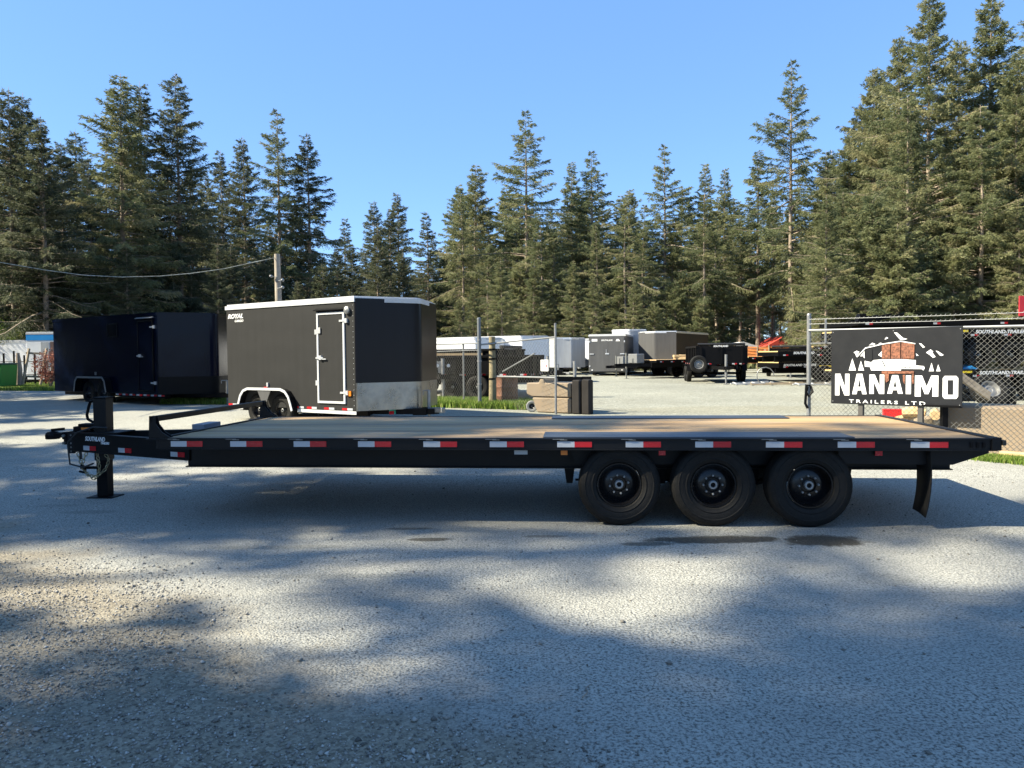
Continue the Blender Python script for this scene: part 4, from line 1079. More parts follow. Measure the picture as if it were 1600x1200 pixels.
# white and grey ones at left of it
rz = radians(-92); p = AT(921, 560, 50.0)
enclosed('white enclosed trailer tucked behind the small black one', place_by(4.6, 0.0, AT(899, 560, 50).x, 50, rz), rz, 4.5, 2.0, 0.45, 1.75, 0.3, M_skin_white, M_skin_white, M_whitepaint, M_stone, 0.45, (1.8,), 0.34, tongue=0.9)
rz = radians(-70); p = AT(868, 560, 46.0)
enclosed('light grey enclosed trailer between the white ones', place_by(4.6, 0.0, p.x, 46, rz), rz, 4.5, 2.0, 0.45, 1.75, 0.3, M_skin_silver, M_skin_silver, M_alu, None, 0.45, (1.8,), 0.34, tongue=0.9)
p = AT(815, 560, 34.0)
enclosed('long white enclosed trailer behind the gate', place_by(6.0, 0, p.x, 34.0, RZ), RZ, 6.0, 2.3, 0.45, 1.62, 0.7, M_skin_white, M_skin_white, M_whitepaint, None, 0.4, (2.2, 3.0), 0.34, tongue=0.9)
p = AT(742, 560, 33.0)
enclosed('white enclosed trailer behind the wooden post', place_by(6.0, 0, p.x, 33.0, RZ), RZ, 6.0, 2.2, 0.45, 1.55, 0.6, M_skin_white, M_skin_white, M_whitepaint, None, 0.4, (2.2, 3.0), 0.34, tongue=0.9)

# black dump and flat trailers behind the left fence
rz = radians(-88); p = AT(690, 560, 24.5)
d0 = dump('black dump trailer facing the fence beside the cargo trailer nose', place_by(4.2, 1.0, p.x, 24.5, rz), rz, 4.2, 2.2, 0.82, 0.42, tarp=False, strips=5)
for y in (0.93, 1.27): MB().lathe([(0, -.03), (.05, -.02), (.055, .02), (0, .03)], 10, 'x', (5.35, y, 1.02)).build('work_lamp', M_print, d0); MB().box(5.3, 5.34, y - .02, y + .02, .7, 1.0).build('lamp_stalk', M_black2, d0)
MB().box(4.27, 4.33, -0.1, 2.3, 1.32, 1.40).build('timber_rail', M_plank_y if False else M_timber, d0); MB().box(4.27, 4.30, -0.1, 2.3, 1.12, 1.15).build('steel_rail', M_alu, d0)
rz = RZ + radians(14); p = AT(868, 560, 25.5)
dump('black dump trailer with a rolled tarp behind the gate', place_by(4.0, 0.0, p.x - 1.9, 25.5, rz), rz, 4.2, 2.1, 0.86, 0.60)
rz = RZ + radians(20); p = AT(880, 560, 23.0)
dump('low black dump trailer nearest the gate with a raised front lip', place_by(4.0, 0.0, p.x - 0.6, 23.0, rz), rz, 3.6, 2.0, 0.72, 0.55, ax=(1.2, 2.0), toolbox=False, tarp=False)

# middle of the yard
rz = radians(-158); p = AT(1026, 560, 38.0)
fl = flatbed('flatbed trailer with a grey toolbox under a load of lumber', place_by(5.0, 2.3, p.x, 38.0, rz), rz, 5.0, 2.3, 0.95, (1.6, 2.4), toolbox=True, text=None, deckmat=M_timber, tongue=1.4)
q = AT(1073, 553, 38.5)
for k, (dx, dy, dz, l) in enumerate(((0, 0, 0, 1.3), (0.1, 0.35, 0, 1.2), (-0.1, 0.1, 0.12, 1.1), (0.15, 0.3, 0.13, 0.9))):
    o = MB().box(-l / 2, l / 2, -0.15, 0.15, 0, 0.11).build('lumber_pack', M_timber, None, bevel=0.01); o.location = (q.x + dx, q.y + dy, gz(38) + 0.95 + dz); o.rotation_euler = (0, 0, radians(-15 + 8 * k))
    tag(o, ['pack of short boards lying lowest on the lumber flatbed', 'pack of short boards behind the lowest one on the lumber flatbed', 'pack of boards lying on top of the pile of the lumber flatbed', 'shortest pack of boards at the top right of the lumber pile'][k], 'lumber', 'lumber packs on the flatbed')
rz = radians(-97); p = AT(1122, 560, 32.5)
dump('black dump trailer with a spare wheel on its front, facing the drive', place_by(5.0, 1.0, p.x, 31.6, rz), rz, 4.2, 2.05, 0.80, 0.72, spare=True, toolbox=False, text='SOUTHLAND', WH=WH_MID)
rz = radians(-110); p = AT(1205, 560, 41.0)
dump('smaller black dump trailer with a grey toolbox right of the one with a spare wheel', place_by(4.6, 1.0, p.x, 38, rz), rz, 4.0, 1.9, 0.8, 0.62, text=None)
p = AT(1217, 560, 33.0)
d1 = flatbed('black flatbed trailer with yellow plank deck standing behind the gate post', place_by(0, 0, p.x, 33.0, radians(4)), radians(4), 7.0, 2.4, 0.86, (2.8, 3.65), text='SOUTHLAND TRAILERS', yellow=False, tongue=0, rail=0.25, text_x=0.2)
MB().box(1.8, 2.6, -0.007, -0.001, 0.62, 0.70).build('yellow_decal', M_yellow, d1)
for k in range(3):
    o = MB().box(0, 4.6 - 0.2 * k, -0.12, 0.12, 0, 0.10).build('lumber_pack', M_plank_y, None, bevel=0.01); o.location = (p.x + 0.25 + 0.1 * k, 33.25 + 0.27 * k, gz(33) + 0.862); o.rotation_euler = (0, 0, radians(4))
    tag(o, ['long yellow boards along the near edge of the flatbed behind the gate post', 'second run of yellow boards on the flatbed behind the gate post', 'rearmost run of yellow boards on the flatbed behind the gate post'][k], 'lumber', 'yellow boards on the flatbed')
p = AT(1262, 560, 27.0)
flatbed('black flatbed trailer whose lettered rail shows left of the sign', place_by(0, 0, p.x, 30.0, radians(2)), radians(2), 6.0, 2.3, 1.35, (2.8, 3.65), text='SOUTHLAND', tongue=0, rail=0.2, text_x=0.6, strips=5)

# more stock at the back of the yard
for lab, px, y, rzd, L_, hd_, yel in (
    ('low black flatbed trailer parked under the nose of the charcoal trailer', 1000, 41.5, -165, 5.0, 0.8, True),
    ('black flatbed trailer with a timber deck behind the dump trailer with a spare wheel', 1170, 46.0, 178, 6.0, 1.0, True),
    ('far black flatbed trailer whose deck shows just right of the gate post', 1272, 39.0, 4, 7.0, 1.55, True),
    ('black flatbed trailer behind the stack, seen between fence and sign', 1330, 26.0, 3, 7.5, 1.75, False)):
    q = GX(px, y); r_ = radians(rzd)
    loc_ = (q.x, y, gz(y)) if abs(rzd) < 90 else place_by(L_, 2.3, q.x, y, r_)
    flatbed(lab, loc_, r_, L_, 2.3, hd_, (L_ * .42, L_ * .42 + .85), tongue=1.2 if abs(rzd) > 90 else 0, text='SOUTHLAND' if abs(rzd) < 90 else None, strips=6, toolbox=abs(rzd) > 90, deckmat=None if yel else M_black2)
# two trailers stacked behind the sign
pA = AT(1352, 560, 20.5); rA = radians(3)
zA = gz(20.5)
A_ = flatbed('lower black flatbed trailer of the stack behind the sign', place_by(0, 0, pA.x, 20.5, rA, zA), rA, 8.0, 2.45, 0.86, (2.9, 3.8, 4.7), 0.385, text='SOUTHLAND-TRAILERS', yellow=True, tongue=0, rail=0.2, text_x=3.15, strips=9, WH=WH_MID, group='stacked trailers')
B_ = flatbed('upper black flatbed trailer standing on the lower one behind the sign', place_by(0, 0, pA.x - 0.1, 20.45, rA, zA + 0.862), rA, 8.0, 2.45, 1.10, (1.2, 3.3, 4.2), 0.385, text='SOUTHLAND-TRAILERS', yellow=True, tongue=0, rail=0.2, text_x=3.1, strips=9, WH=WH_MID, group='stacked trailers')
for k, (x, z, l) in enumerate(((0.6, 0.30, 3.2), (4.4, 0.42, 2.6), (3.0, 0.20, 4.2), (5.6, 0.55, 2.2))):
    MB().box(x, x + l, 0.02 + .1 * k, 0.10 + .1 * k, 0.862 + z, 0.862 + z + 0.07).build('cross_brace', M_black2 if k != 2 else M_galvdark, A_)
for k, x in enumerate((0.7, 2.2, 5.4, 6.6, 7.6)): MB().box(x, x + 0.08, 0.12, 0.2, 0.864, 1.80).build('stacking_post', M_black2, A_)
C_ = flatbed('wheelless black flatbed frame lying on top of the stack behind the sign', place_by(0, 0, pA.x - 0.15, 20.6, rA, zA + 0.862 + 1.102), rA, 8.1, 2.3, 0.24, (), tongue=0, rail=0.12, strips=5, wheels=False, deckmat=M_black2, group='stacked trailers')
m = MB()
for x in (0.25, 0.6): m.bar((x, 0.25, .26), (x + 0.8, 0.25, .42), 0.06, 0.06); m.bar((x, 0.95, .26), (x + 0.8, 0.95, .42), 0.06, 0.06)
m.bar((0.3, 0.25, .40), (0.6, 0.95, .44), 0.10, 0.08); m.prism([(0.1, .245), (0.5, .245), (0.42, .36), (0.16, .44)], 0.2, 0.4, 'y')
m.build('folded_ramp', M_black2, C_)
for k, (x, z, s) in enumerate(((4.9, 0.86, .5), (5.6, 0.86, .35), (2.2, .86, .5))):
    MB().box(x, x + s, -0.0, 0.4, z + 0.005, z + 0.24).build('deck_toolbox', M_black2, A_, bevel=0.02)
q = AT(1530, 565, 20.3)
o = MB().prism([(-0.22, 0), (0.22, 0), (0.24, 0.08), (0.12, 0.14), (0.02, 0.11), (-0.14, 0.07)], -0.2, 0.2, 'y').build('tarp_bundle', P('blue tarp', (0.02, 0.22, 0.5), 0.5), None, bevel=0.02); o.location = (q.x, 20.9, zA + 0.865)
tag(o, 'small bundle of bright blue tarp on the lower stacked trailer', 'tarp')
t = thing('warning_panel', 'red panel standing on the upper stacked trailer at the right edge of the picture', 'panel', (AT(1607, 480, 20.4).x, 20.6, zA + 0.862 + 1.345))
MB().box(-0.12, 0.5, -0.02, 0.02, 0.08, 0.62).build('board', P('faded red paint', (0.45, 0.02, 0.035), 0.5), t, bevel=0.005); MB().box(0.1, 0.16, -0.015, 0.015, 0, 0.08).build('post', M_galv, t)
# ------------------------------------------------------------------ fences
M_wire = P('bright fence wire', (0.30, 0.30, 0.27), 0.5, 0.3, var=0.2)
def chain_link(parent, p0, p1, z0, z1, mat, name='chain_mesh', s=0.078, r=0.0026):
    """interlaced diagonal wires between two ground points, in the parent's frame (world)"""
    p0, p1 = Vector(p0), Vector(p1); u = (p1 - p0); Ln = u.length; u.normalize(); n = Vector((-u.y, u.x, 0)); H = z1 - z0
    V, Fc = [], []
    def strand(a0, b0, a1, b1, off):
        A = p0 + u * a0 + n * off; B = p0 + u * a1 - n * off; A.z = z0 + b0; B.z = z0 + b1
        d = (B - A).normalized(); q = d.cross(n).normalized(); k = len(V)
        for P_ in (A, B):
            for t in range(3):
                an = 2 * pi * t / 3; V.append(P_ + (n * cos(an) + q * sin(an)) * r)
        for t in range(3):
            a, b = k + t, k + (t + 1) % 3; Fc.extend([(a, b, b + 3), (a, b + 3, a + 3)])
    i = -H
    while i < Ln:
        for sg in (1, -1):                        # u goes +1 per height +1 (or the mirror)
            a0, b0, a1, b1 = i, 0.0, i + H, H
            if a0 < 0: b0 = -a0; a0 = 0
            if a1 > Ln: b1 = H - (a1 - Ln); a1 = Ln
            if b1 - b0 > 0.02:
                if sg == 1: strand(a0, b0, a1, b1, 0.003)
                else: strand(Ln - a0, b0, Ln - a1, b1, -0.003)
        i += s
    o = link(name, fast_mesh(name, np.array([tuple(v) for v in V]), np.array(Fc), mat), parent)
    o['kind'] = 'stuff'
    return o

# right fence, running obliquely past the sign: all points on X + Y = CF
def on_line(px, c):
    k = (px - 800) / F
    y = c / (1 + k); x = c - y
    return Vector((x, y, gz(y)))
CF = 18.15
f2 = thing('chain_link_fence', 'galvanised chain link fence running behind the sign with barbed wire on top', 'fence')
a, b = on_line(1264, CF), on_line(1720, CF)
chain_link(f2, a, b, 0.03, 1.90, M_galvdark)
m = MB(); m.tube([(a.x, a.y, 1.94), (b.x, b.y, 1.90)], 0.021, 8); m.build('top_rail', M_galv, f2, smooth=True)
for i, (z, nm) in enumerate(((2.02, 0), (2.10, 1))):
    m = MB(); A0, B0 = Vector((a.x, a.y, z + 0.03)), Vector((b.x, b.y, z))
    m.tube([A0, (A0 + B0) / 2 - Vector((0, 0, 0.012)), B0], 0.004, 4)
    n = 60
    for k in range(n):
        q = A0.lerp(B0, (k + .5) / n); m.tube([q - Vector((0.012, 0.012, 0.012)), q + Vector((0.012, -0.01, 0.014))], 0.002, 3)
    m.build('barbed_wire', M_galv, f2)
for px, tp in ((1264, 2.20), (1640, 2.2), (1720, 2.2)):
    q = on_line(px, CF + 0.04)
    m = MB(); m.tube([(q.x, q.y, 0), (q.x, q.y, tp)], 0.036 if px == 1264 else 0.03, 10); m.lathe([(0.04, 0), (0.03, 0.03), (0, 0.035)], 10, 'z', (q.x, q.y, tp))
    m.build('post', M_galv, f2, smooth=True)
q = on_line(1476, CF - 0.06); MB().box(q.x - .04, q.x + .04, q.y - .04, q.y + .04, 0, 0.95).build('dark_post', M_black2, f2)
q0, q1 = on_line(1264, CF + .02), on_line(1300, CF + .02)
m = MB(); m.tube([(on_line(1290, CF).x, on_line(1290, CF).y, 1.72), (on_line(1290, CF).x, on_line(1290, CF).y, 2.12)], 0.018, 6); m.tube([(q0.x, q0.y, 1.72), (q1.x, q1.y, 1.72)], 0.012, 6)
m.build('gate_bracket', M_galv, f2)
m = MB(); q = on_line(1264, CF)
m.tube([(q.x - .02, q.y, 0.98), (q.x - 0.06, q.y - .04, 0.9), (q.x - 0.02, q.y - .05, 0.82), (q.x + 0.05, q.y - .04, 0.9), (q.x + .03, q.y, 1.0), (q.x - .05, q.y - .03, 1.02), (q.x - .07, q.y - .03, 0.7), (q.x - 0.03, q.y - .03, 0.62)], 0.022, 6)
m.build('chain_and_lock', M_black2, f2, smooth=True)

# concrete blocks behind the fence
CB = CF + 0.12
u = Vector((1, -1, 0)).normalized()
st = on_line(1478, CB)
for k, lab in enumerate(('left one of the big cast concrete blocks behind the right fence, in the sign shadow', 'second big concrete block behind the right fence, at the edge of the picture', 'concrete block past the right edge, end of the row')):
    t = MB().box(0.0, 1.50, 0, 0.75, 0, 0.75).build('concrete_block', M_concrete, None, bevel=0.035)
    q = st + u * (1.515 * k); t.location = (q.x, q.y, 0.0); t.rotation_euler = (0, 0, -pi / 4)
    tag(t, lab, 'concrete block', 'concrete blocks behind the right fence')
q = st + u * 0.55 + Vector((-.2, -.2, 0))
for k, lab in enumerate(('squared timber lying at the foot of the concrete blocks', )):
    t = MB().box(0, 2.4, 0, 0.14, 0, 0.13).build('timber_sleeper', M_timber, None, bevel=0.01); q = on_line(1563, CF - 0.45); t.location = (q.x, q.y, 0.01); t.rotation_euler = (0, 0, -pi / 4); tag(t, lab, 'timber')

# ------------------------------------------------------------------ the sign board
CS = 17.88
sl, sr = on_line(1299, CS), on_line(1504, CS)
sg = thing('sign_board', 'black billboard with white NANAIMO lettering in front of the chain link fence', 'sign', (sl.x, sl.y, 0), -pi / 4)
SW = (sr - sl).length; SZ0, SZ1 = 0.725, 1.93
zL, zR = sl.y, sr.y
M_sign = P('black sign face', (0.009, 0.010, 0.013), 0.5, spec=0.3, var=0.15, scale=2, dirt=(0.03, 0.03, 0.03), dirt_amt=0.25)
MB().box(0, SW, 0, 0.02, SZ0, SZ1).build('board', M_sign, sg, bevel=0.002)
for x in (0.48 * SW * 0.5, 0.70 * SW):
    MB().box(x - 0.035, x + 0.035, 0.022, 0.10, 0, SZ1 - 0.1).build('post', P('dark post', (0.07, 0.065, 0.06), 0.7), sg)
MB().box(SW * 0.72, SW - 0.02, -0.03, -0.001, SZ0 + 0.01, SZ0 + 0.035).build('bottom_batten', M_black2, sg)
for x in (0.03, SW / 2, SW - 0.03):
    for z in (SZ0 + 0.04, SZ1 - 0.04): MB().lathe([(0.009, 0), (0.006, -0.005), (0, -0.006)], 8, 'y', (x, 0, z)).build('screw', M_galv, sg)
def SP(x, y):                       # crop pixel of the sign face -> local x, z
    t = (x - 62) / 1495; top = 65 - 35 * t; bot = 830 + 40 * t
    uu = t * zL / (t * zL + (1 - t) * zR) if True else t
    return (uu * SW, SZ0 + (bot - y) / (bot - top) * (SZ1 - SZ0))
lay = [0.0008]
def art(polys, mat, name, par=sg, raw=False):
    m = MB(); lay[0] += 0.0004; y = -lay[0]
    for pl in polys:
        pts = [q if raw else SP(*q) for q in pl]
        m.add([(a_, y, b_) for a_, b_ in pts], [tuple(range(len(pts)))])
    return m.build(name, mat, par)
def glyph(ch, x0, x1, yt, yb):
    w = x1 - x0; h = yb - yt
    G_ = {'N': [[(0, 0), (.36, 0), (.70, .62), (.70, 0), (1, 0), (1, 1), (.66, 1), (.30, .38), (.30, 1), (0, 1)]],
          'A': [[(.31, 0), (.69, 0), (1, 1), (.70, 1), (.64, .81), (.36, .81), (.30, 1), (0, 1)]],
          'I': [[(0, 0), (1, 0), (1, 1), (0, 1)]],
          'M': [[(0, 0), (.30, 0), (.50, .52), (.70, 0), (1, 0), (1, 1), (.75, 1), (.75, .42), (.58, .88), (.42, .88), (.25, .42), (.25, 1), (0, 1)]],
          'O': [[(.12, 0), (.88, 0), (1, .10), (1, .90), (.88, 1), (.12, 1), (0, .90), (0, .10)]]}[ch]
    return [[(x0 + a_ * w, yt + b_ * h) for a_, b_ in g] for g in G_]
L_ = []
holes = []
for ch, x0, x1, yt, yb in (('N', 108, 270, 520, 745), ('A', 303, 468, 520, 732), ('N', 498, 668, 528, 728), ('A', 703, 880, 533, 725), ('I', 915, 973, 535, 728), ('M', 1018, 1285, 537, 753), ('O', 1335, 1512, 540, 775)):
    L_ = glyph(ch, x0, x1, yt, yb)
    art(L_, M_print, 'letter')
    w = x1 - x0; h = yb - yt
    if ch == 'A': holes.append([(x0 + .41 * w, yt + .63 * h), (x0 + .5 * w, yt + .24 * h), (x0 + .59 * w, yt + .63 * h)])
    if ch == 'O': holes.append([(x0 + .32 * w, yt + .18 * h), (x0 + .68 * w, yt + .18 * h), (x0 + .68 * w, yt + .82 * h), (x0 + .32 * w, yt + .82 * h)])
lay[0] += 0.001
for h_ in holes: art([h_], M_sign, 'letter_counter')
a, b = SP(268, 833), SP(1322, 845)
lettering('TRAILERS LTD', (a[0], -0.002, a[1] + 0.022), (1, 0, 0), (0, 0, 1), 0.072, sg, M_print, off=0.015, squeeze=1.75, spacing=1.5)
# mountains, firs and the little trailer drawing
snow = [[(775, 92), (812, 95), (880, 150), (930, 160), (880, 172), (842, 165)], [(668, 165), (690, 138), (712, 150), (690, 160)], [(490, 226), (530, 198), (568, 212), (545, 218)],
        [(600, 208), (625, 198), (640, 202), (612, 214)], [(318, 298), (352, 280), (385, 292), (362, 322), (350, 345), (338, 312)], [(392, 340), (440, 282), (444, 360), (420, 335)],
        [(1060, 205), (1085, 206), (1130, 245), (1108, 252)], [(1142, 300), (1195, 268), (1225, 290), (1215, 300), (1252, 345), (1225, 355), (1180, 322)], [(1252, 280), (1275, 285), (1345, 325), (1320, 335), (1300, 330)], [(1028, 308), (1060, 332), (1035, 335)],
        [(598, 325), (640, 285), (662, 300), (640, 345), (622, 338)]]
for s_ in snow: art([s_], M_print, 'mountain_print')
art([[(265, 485), (305, 360), (348, 485)], [(372, 485), (402, 385), (440, 485)], [(1178, 492), (1208, 405), (1235, 492)], [(1262, 492), (1284, 422), (1310, 492)]], M_print, 'fir_print')
art([[(445, 385), (520, 400), (545, 378), (640, 370), (860, 368), (1028, 378), (1028, 432), (1120, 440), (1130, 460), (1115, 485), (1095, 470), (860, 468), (860, 485), (520, 485), (505, 448), (448, 446)]], M_print, 'trailer_print')
art([[(352, 345), (450, 248), (640, 208), (855, 178), (1020, 205), (1020, 215), (855, 188), (640, 218), (455, 258), (362, 348)]], M_print, 'roofline_print')
M_rustprint = P('rust brown mesh print', (0.20, 0.075, 0.04), 0.7, var=0.85, scale=42)
art([[(640, 225), (735, 212), (735, 362), (640, 362)], [(745, 212), (850, 195), (850, 362), (745, 362)], [(862, 195), (1010, 208), (1010, 362), (862, 362)]], M_rustprint, 'rust_panel_print')
art([[(640, 492), (1008, 490), (1008, 516), (640, 518)], [(670, 520), (722, 520), (722, 590), (690, 610)], [(985, 520), (1006, 520), (1006, 622), (985, 625)], [(880, 530), (908, 530), (905, 630), (885, 600)]], M_rustprint, 'rust_panel_print')
seams = []
for x in (745, 850, 905, 960): seams.append([(x, 380), (x + 4, 380), (x + 4, 455), (x, 455)])
seams += [[(640, 385), (652, 385), (690, 455), (678, 455)], [(520, 255), (526, 255), (530, 380), (524, 380)], [(862, 452), (1095, 456), (1095, 462), (862, 458)]]
for s_ in seams: art([s_], M_sign, 'seam_print')

# ------------------------------------------------------------------ left fence, gate and what stands by it
f1 = thing('chain_link_fence', 'short run of chain link fence between the cargo trailer nose and the steel gate post', 'fence')
a = GX(640, 23.5); b = GX(747, 20.2)
chain_link(f1, a, b, 0.25, 1.85, M_galvdark, s=0.12, r=0.0018)
MB().tube([(a.x, a.y, 1.93), (b.x, b.y, 1.90)], 0.022, 8).build('top_rail', M_galv, f1, smooth=True)
MB().tube([(a.x, a.y, 1.70), (b.x, b.y, 1.72)], 0.012, 6).build('tension_wire', M_galv, f1, smooth=True)
q = GX(724, 20.9); MB().tube([(q.x, q.y, 0.2), (q.x, q.y, 1.92)], 0.025, 8).build('post', M_galv, f1, smooth=True)
p = GX(749, 20.0)
t = thing('gate_post', 'tall grey steel gate post left of the wooden post', 'post', (p.x, p.y, p.z))
m = MB(); m.tube([(0, 0, 0), (0, 0, 2.30)], 0.05, 14); m.lathe([(0.055, 2.30), (0.05, 2.345), (0, 2.36)], 14, 'z'); m.build('pole', P('painted steel post', (0.16, 0.175, 0.19), 0.5, 0.3), t, smooth=True)
for z in (0.6, 1.2, 1.75): MB().lathe([(0.058, z), (0.058, z + 0.05), (0.049, z + .05), (0.049, z)], 12, 'z', close=True).build('clamp', M_galv, t)
p = GX(769, 20.4)
t = thing('wooden_post', 'weathered round timber post standing right of the steel gate post', 'post', (p.x, p.y, p.z))
MB().tube([(0, 0, 0), (0.01, 0, 1.0), (0, 0, 1.86)], [0.105, 0.095, 0.085], 12).build('timber', P('mossy post wood', (0.24, 0.20, 0.12), 0.9, var=0.35, scale=5, bump=0.3), t, smooth=True)
for z in (0.72, 1.25, 1.5, 1.66): MB().lathe([(0.105, z), (0.105, z + 0.045), (0.09, z + .045), (0.09, z)], 12, 'z', close=True).build('band', M_black2, t)
gt = thing('chain_link_gate', 'half open chain link gate with a diagonal brace and a small white notice', 'gate')
a = GX(775, 20.1); b = GX(868, 18.0)
chain_link(gt, a, b, 0.22, 1.9, M_galvdark, s=0.115, r=0.0018)
def gp(t_, z): q = a.lerp(b, t_); return (q.x, q.y, z)
A749 = GX(750, 20.0)
MB().tube([(A749.x, A749.y, 1.86), gp(0, 1.9), gp(1, 1.99)], 0.022, 8).build('top_rail', M_galv, gt, smooth=True)
MB().tube([gp(0, 1.03), gp(1, 1.04)], 0.022, 8).build('middle_rail', M_galv, gt, smooth=True)
MB().tube([gp(0.12, 1.16), gp(0.68, 1.62)], 0.018, 8).build('brace', M_galv, gt, smooth=True)
MB().tube([gp(1, 0.05), gp(1, 2.32)], 0.028, 10).build('gate_upright', M_galv, gt, smooth=True)
n_ = (b - a).normalized(); gz0 = atan2(n_.y, n_.x)
q = a.lerp(b, 0.83); nb = MB().box(-0.15, 0.15, -0.004, 0, 0, 0.27).build('notice', M_print, gt, bevel=0.001); nb.location = (q.x, q.y - 0.03, 1.19); nb.rotation_euler = (0, 0, gz0)
lettering('NOTICE', (-0.12, -0.0055, 0.205), (1, 0, 0), (0, 0, 1), 0.055, nb, M_red, off=0.02, squeeze=1.1)
for k in range(3): MB().box(-0.11, 0.02 + 0.02 * k, -0.0055, -0.0045, 0.14 - 0.045 * k, 0.152 - 0.045 * k).build('printed_line', P('grey print', (0.2, 0.3, 0.32), 0.6), nb)
MB().box(0.05, 0.1, -0.0055, -0.0045, 0.10, 0.15).build('red_mark', M_red, nb)
m = MB(); w_ = a.lerp(b, 0.9); 
o = put_wheel(wheel_meshes(0.14, 0.07, 0.07, n=20), gt, a.lerp(b, .62).x, a.lerp(b, .62).y - 0.12, gz(18.7) + 0.14, -1, lugs=False); o.name = 'gate_wheel'; o.data.materials[0] = P('grey rubber', (0.25, 0.25, 0.24), 0.8)

def conc(label, pts, y0, y1, loc, rz, mat=None):
    o = MB().prism(pts, y0, y1, 'y').build('concrete_block', mat or M_concrete, None, bevel=0.025)
    o.location = loc; o.rotation_euler = (0, 0, rz); return tag(o, label, 'concrete block', 'concrete blocks by the gate')
p = GX(832, 18.6)
conc('lower concrete block behind the gate, a dark joint above it', [(0.14, 0), (1.05, 0), (1.05, 0.36), (0.0, 0.36)], 0, 0.7, (p.x - 0.02, p.y, p.z), radians(-32))
conc('upper concrete block behind the gate with a knob on top', [(0.0, 0.0), (1.05, 0), (1.05, 0.34), (0.36, 0.34), (0.34, 0.44), (0.22, 0.44), (0.18, 0.34), (-0.16, 0.34), (-0.16, 0.06)], 0, 0.7, (p.x - 0.02, p.y, p.z + 0.375), radians(-32))
p = GX(893, 18.0)
conc('dark concrete slab standing at the right end of the block pair', [(0, 0), (0.2, 0), (0.2, 0.80), (0.0, 0.80)], 0, 0.3, (p.x + 0.0, p.y, p.z), radians(-30), M_conc_shade)
conc('outermost dark concrete slab by the open gate', [(0, 0), (0.19, 0), (0.19, 0.80), (0.03, 0.82), (0, 0.80)], 0, 0.25, (p.x + 0.22, p.y - .10, p.z), radians(-30), M_conc_shade)
p = GX(792, 20.8)
t = thing('steel_drum', 'rusty steel drum in the grass behind the gate', 'drum', (p.x, p.y, p.z))
prof = [(0.0, 0.0), (0.29, 0.0), (0.29, 0.24), (0.302, 0.26), (0.29, 0.28), (0.29, 0.48), (0.302, 0.50), (0.29, 0.52), (0.29, 0.74), (0.30, 0.76)]
MB().lathe(prof, 24, 'z').build('shell', M_rust, t, smooth=True)
m = MB()
for k in range(26):
    a_ = random.uniform(0, 6.28); r_ = random.uniform(0, .24); s_ = random.uniform(.03, .06)
    m.lathe([(0, -s_ * .6), (s_, 0), (0, s_ * .6)], 5, 'z', (r_ * cos(a_), r_ * sin(a_), 0.76 + random.uniform(0, .03)))
o = m.build('rubble', M_oldwood, t); o['kind'] = 'stuff'

# small things behind the sign
q = G(1394, 658)
t = thing('crate', 'red plastic crate behind the right fence below the sign', 'crate', q, radians(-20))
m = MB(); m.box(-.17, .17, -.12, .12, 0, .015)
for s in (-1, 1): m.box(-.17, .17, s * .12 - .006, s * .12 + .006, .016, .22); m.box(s * .17 - .006, s * .17 + .006, -.113, .113, .016, .22)
m.build('shell', M_redplastic, t); MB().box(-.18, .18, -.13, .13, .222, .245).build('lid', M_redplastic, t, bevel=.004)
for k, (px, l, an, lab) in enumerate(((1418, .5, 20, 'pale split log nearest the red crate'), (1428, .4, -35, 'pale split log lying across the first one'), (1450, .5, 10, 'pale split log between the two sign posts'), (1462, .35, 60, 'short split log beside the dark fence post'))):
    q = G(px, 664 + 2 * k); t = MB().tube([(-l / 2, 0, 0.10), (0, 0, 0.12), (l / 2, 0, 0.10)], [0.09, .11, .08], 7).build('split_log', M_timber if k != 2 else M_oldwood, None)
    t.location = (q.x, q.y, q.z + .16 * (k % 2)); t.rotation_euler = (0, 0, radians(an)); tag(t, lab, 'log', 'split logs behind the sign')
q = AT(1545, 610, 16.5)
o = put_wheel(WH_GREY, None, q.x, 16.5, gz(16.5) + .6, -1, lugs=False, hub=False, rx=radians(-35)); o.name = 'loose_wheel'; o.location.z = gz(16.5) + 0.56
tag(o, 'loose dusty wheel leaning over the concrete blocks behind the right fence', 'wheel')
q = AT(1515, 598, 15.5)
o = MB().box(-.5, .5, -.1, .1, -.02, .02).build('plank', M_oldwood, None); o.location = (q.x, 15.5, q.z); o.rotation_euler = (radians(60), radians(35), 0); tag(o, 'weathered plank slanting down behind the right edge of the sign', 'plank')
q = AT(1555, 612, 17.2)
t = thing('scrap_heap_barrel', 'dark barrel standing under the loose wheel behind the right fence', 'barrel', (q.x, 17.0, gz(17))); MB().lathe([(0, 0), (.28, 0), (.30, .3), (.28, .6), (0, .6)], 16, 'z').build('shell', M_black2, t, smooth=True)
t.name = 'barrel'
for k, (px, y, l, an, lab) in enumerate(((1180, 30.5, 1.6, 8, 'white scrap rail on the gravel in front of the smaller dump trailer'), (1235, 30.0, 3.0, -4, 'long pale scrap frame on the gravel left of the gate post'), (1295, 29.5, 2.4, 6, 'pale scrap frame on the gravel behind the sign'))):
    q = GX(px, y); m = MB()
    m.bar((-l / 2, 0, .05), (l / 2, 0, .08), .05, .05); m.bar((-l / 2, .5, .05), (l / 2, .5, .12), .05, .05)
    for j in range(5): x = -l / 2 + l * j / 4; m.bar((x, 0, .08), (x + .1, .5, .10), .04, .04)
    t = m.build('scrap_frame', M_whitepaint if k != 1 else M_oldwood, None); t.location = (q.x, y, gz(y)); t.rotation_euler = (0, 0, radians(an)); tag(t, lab, 'scrap metal', 'scrap frames on the gravel')
q = GX(1196, 30.8)
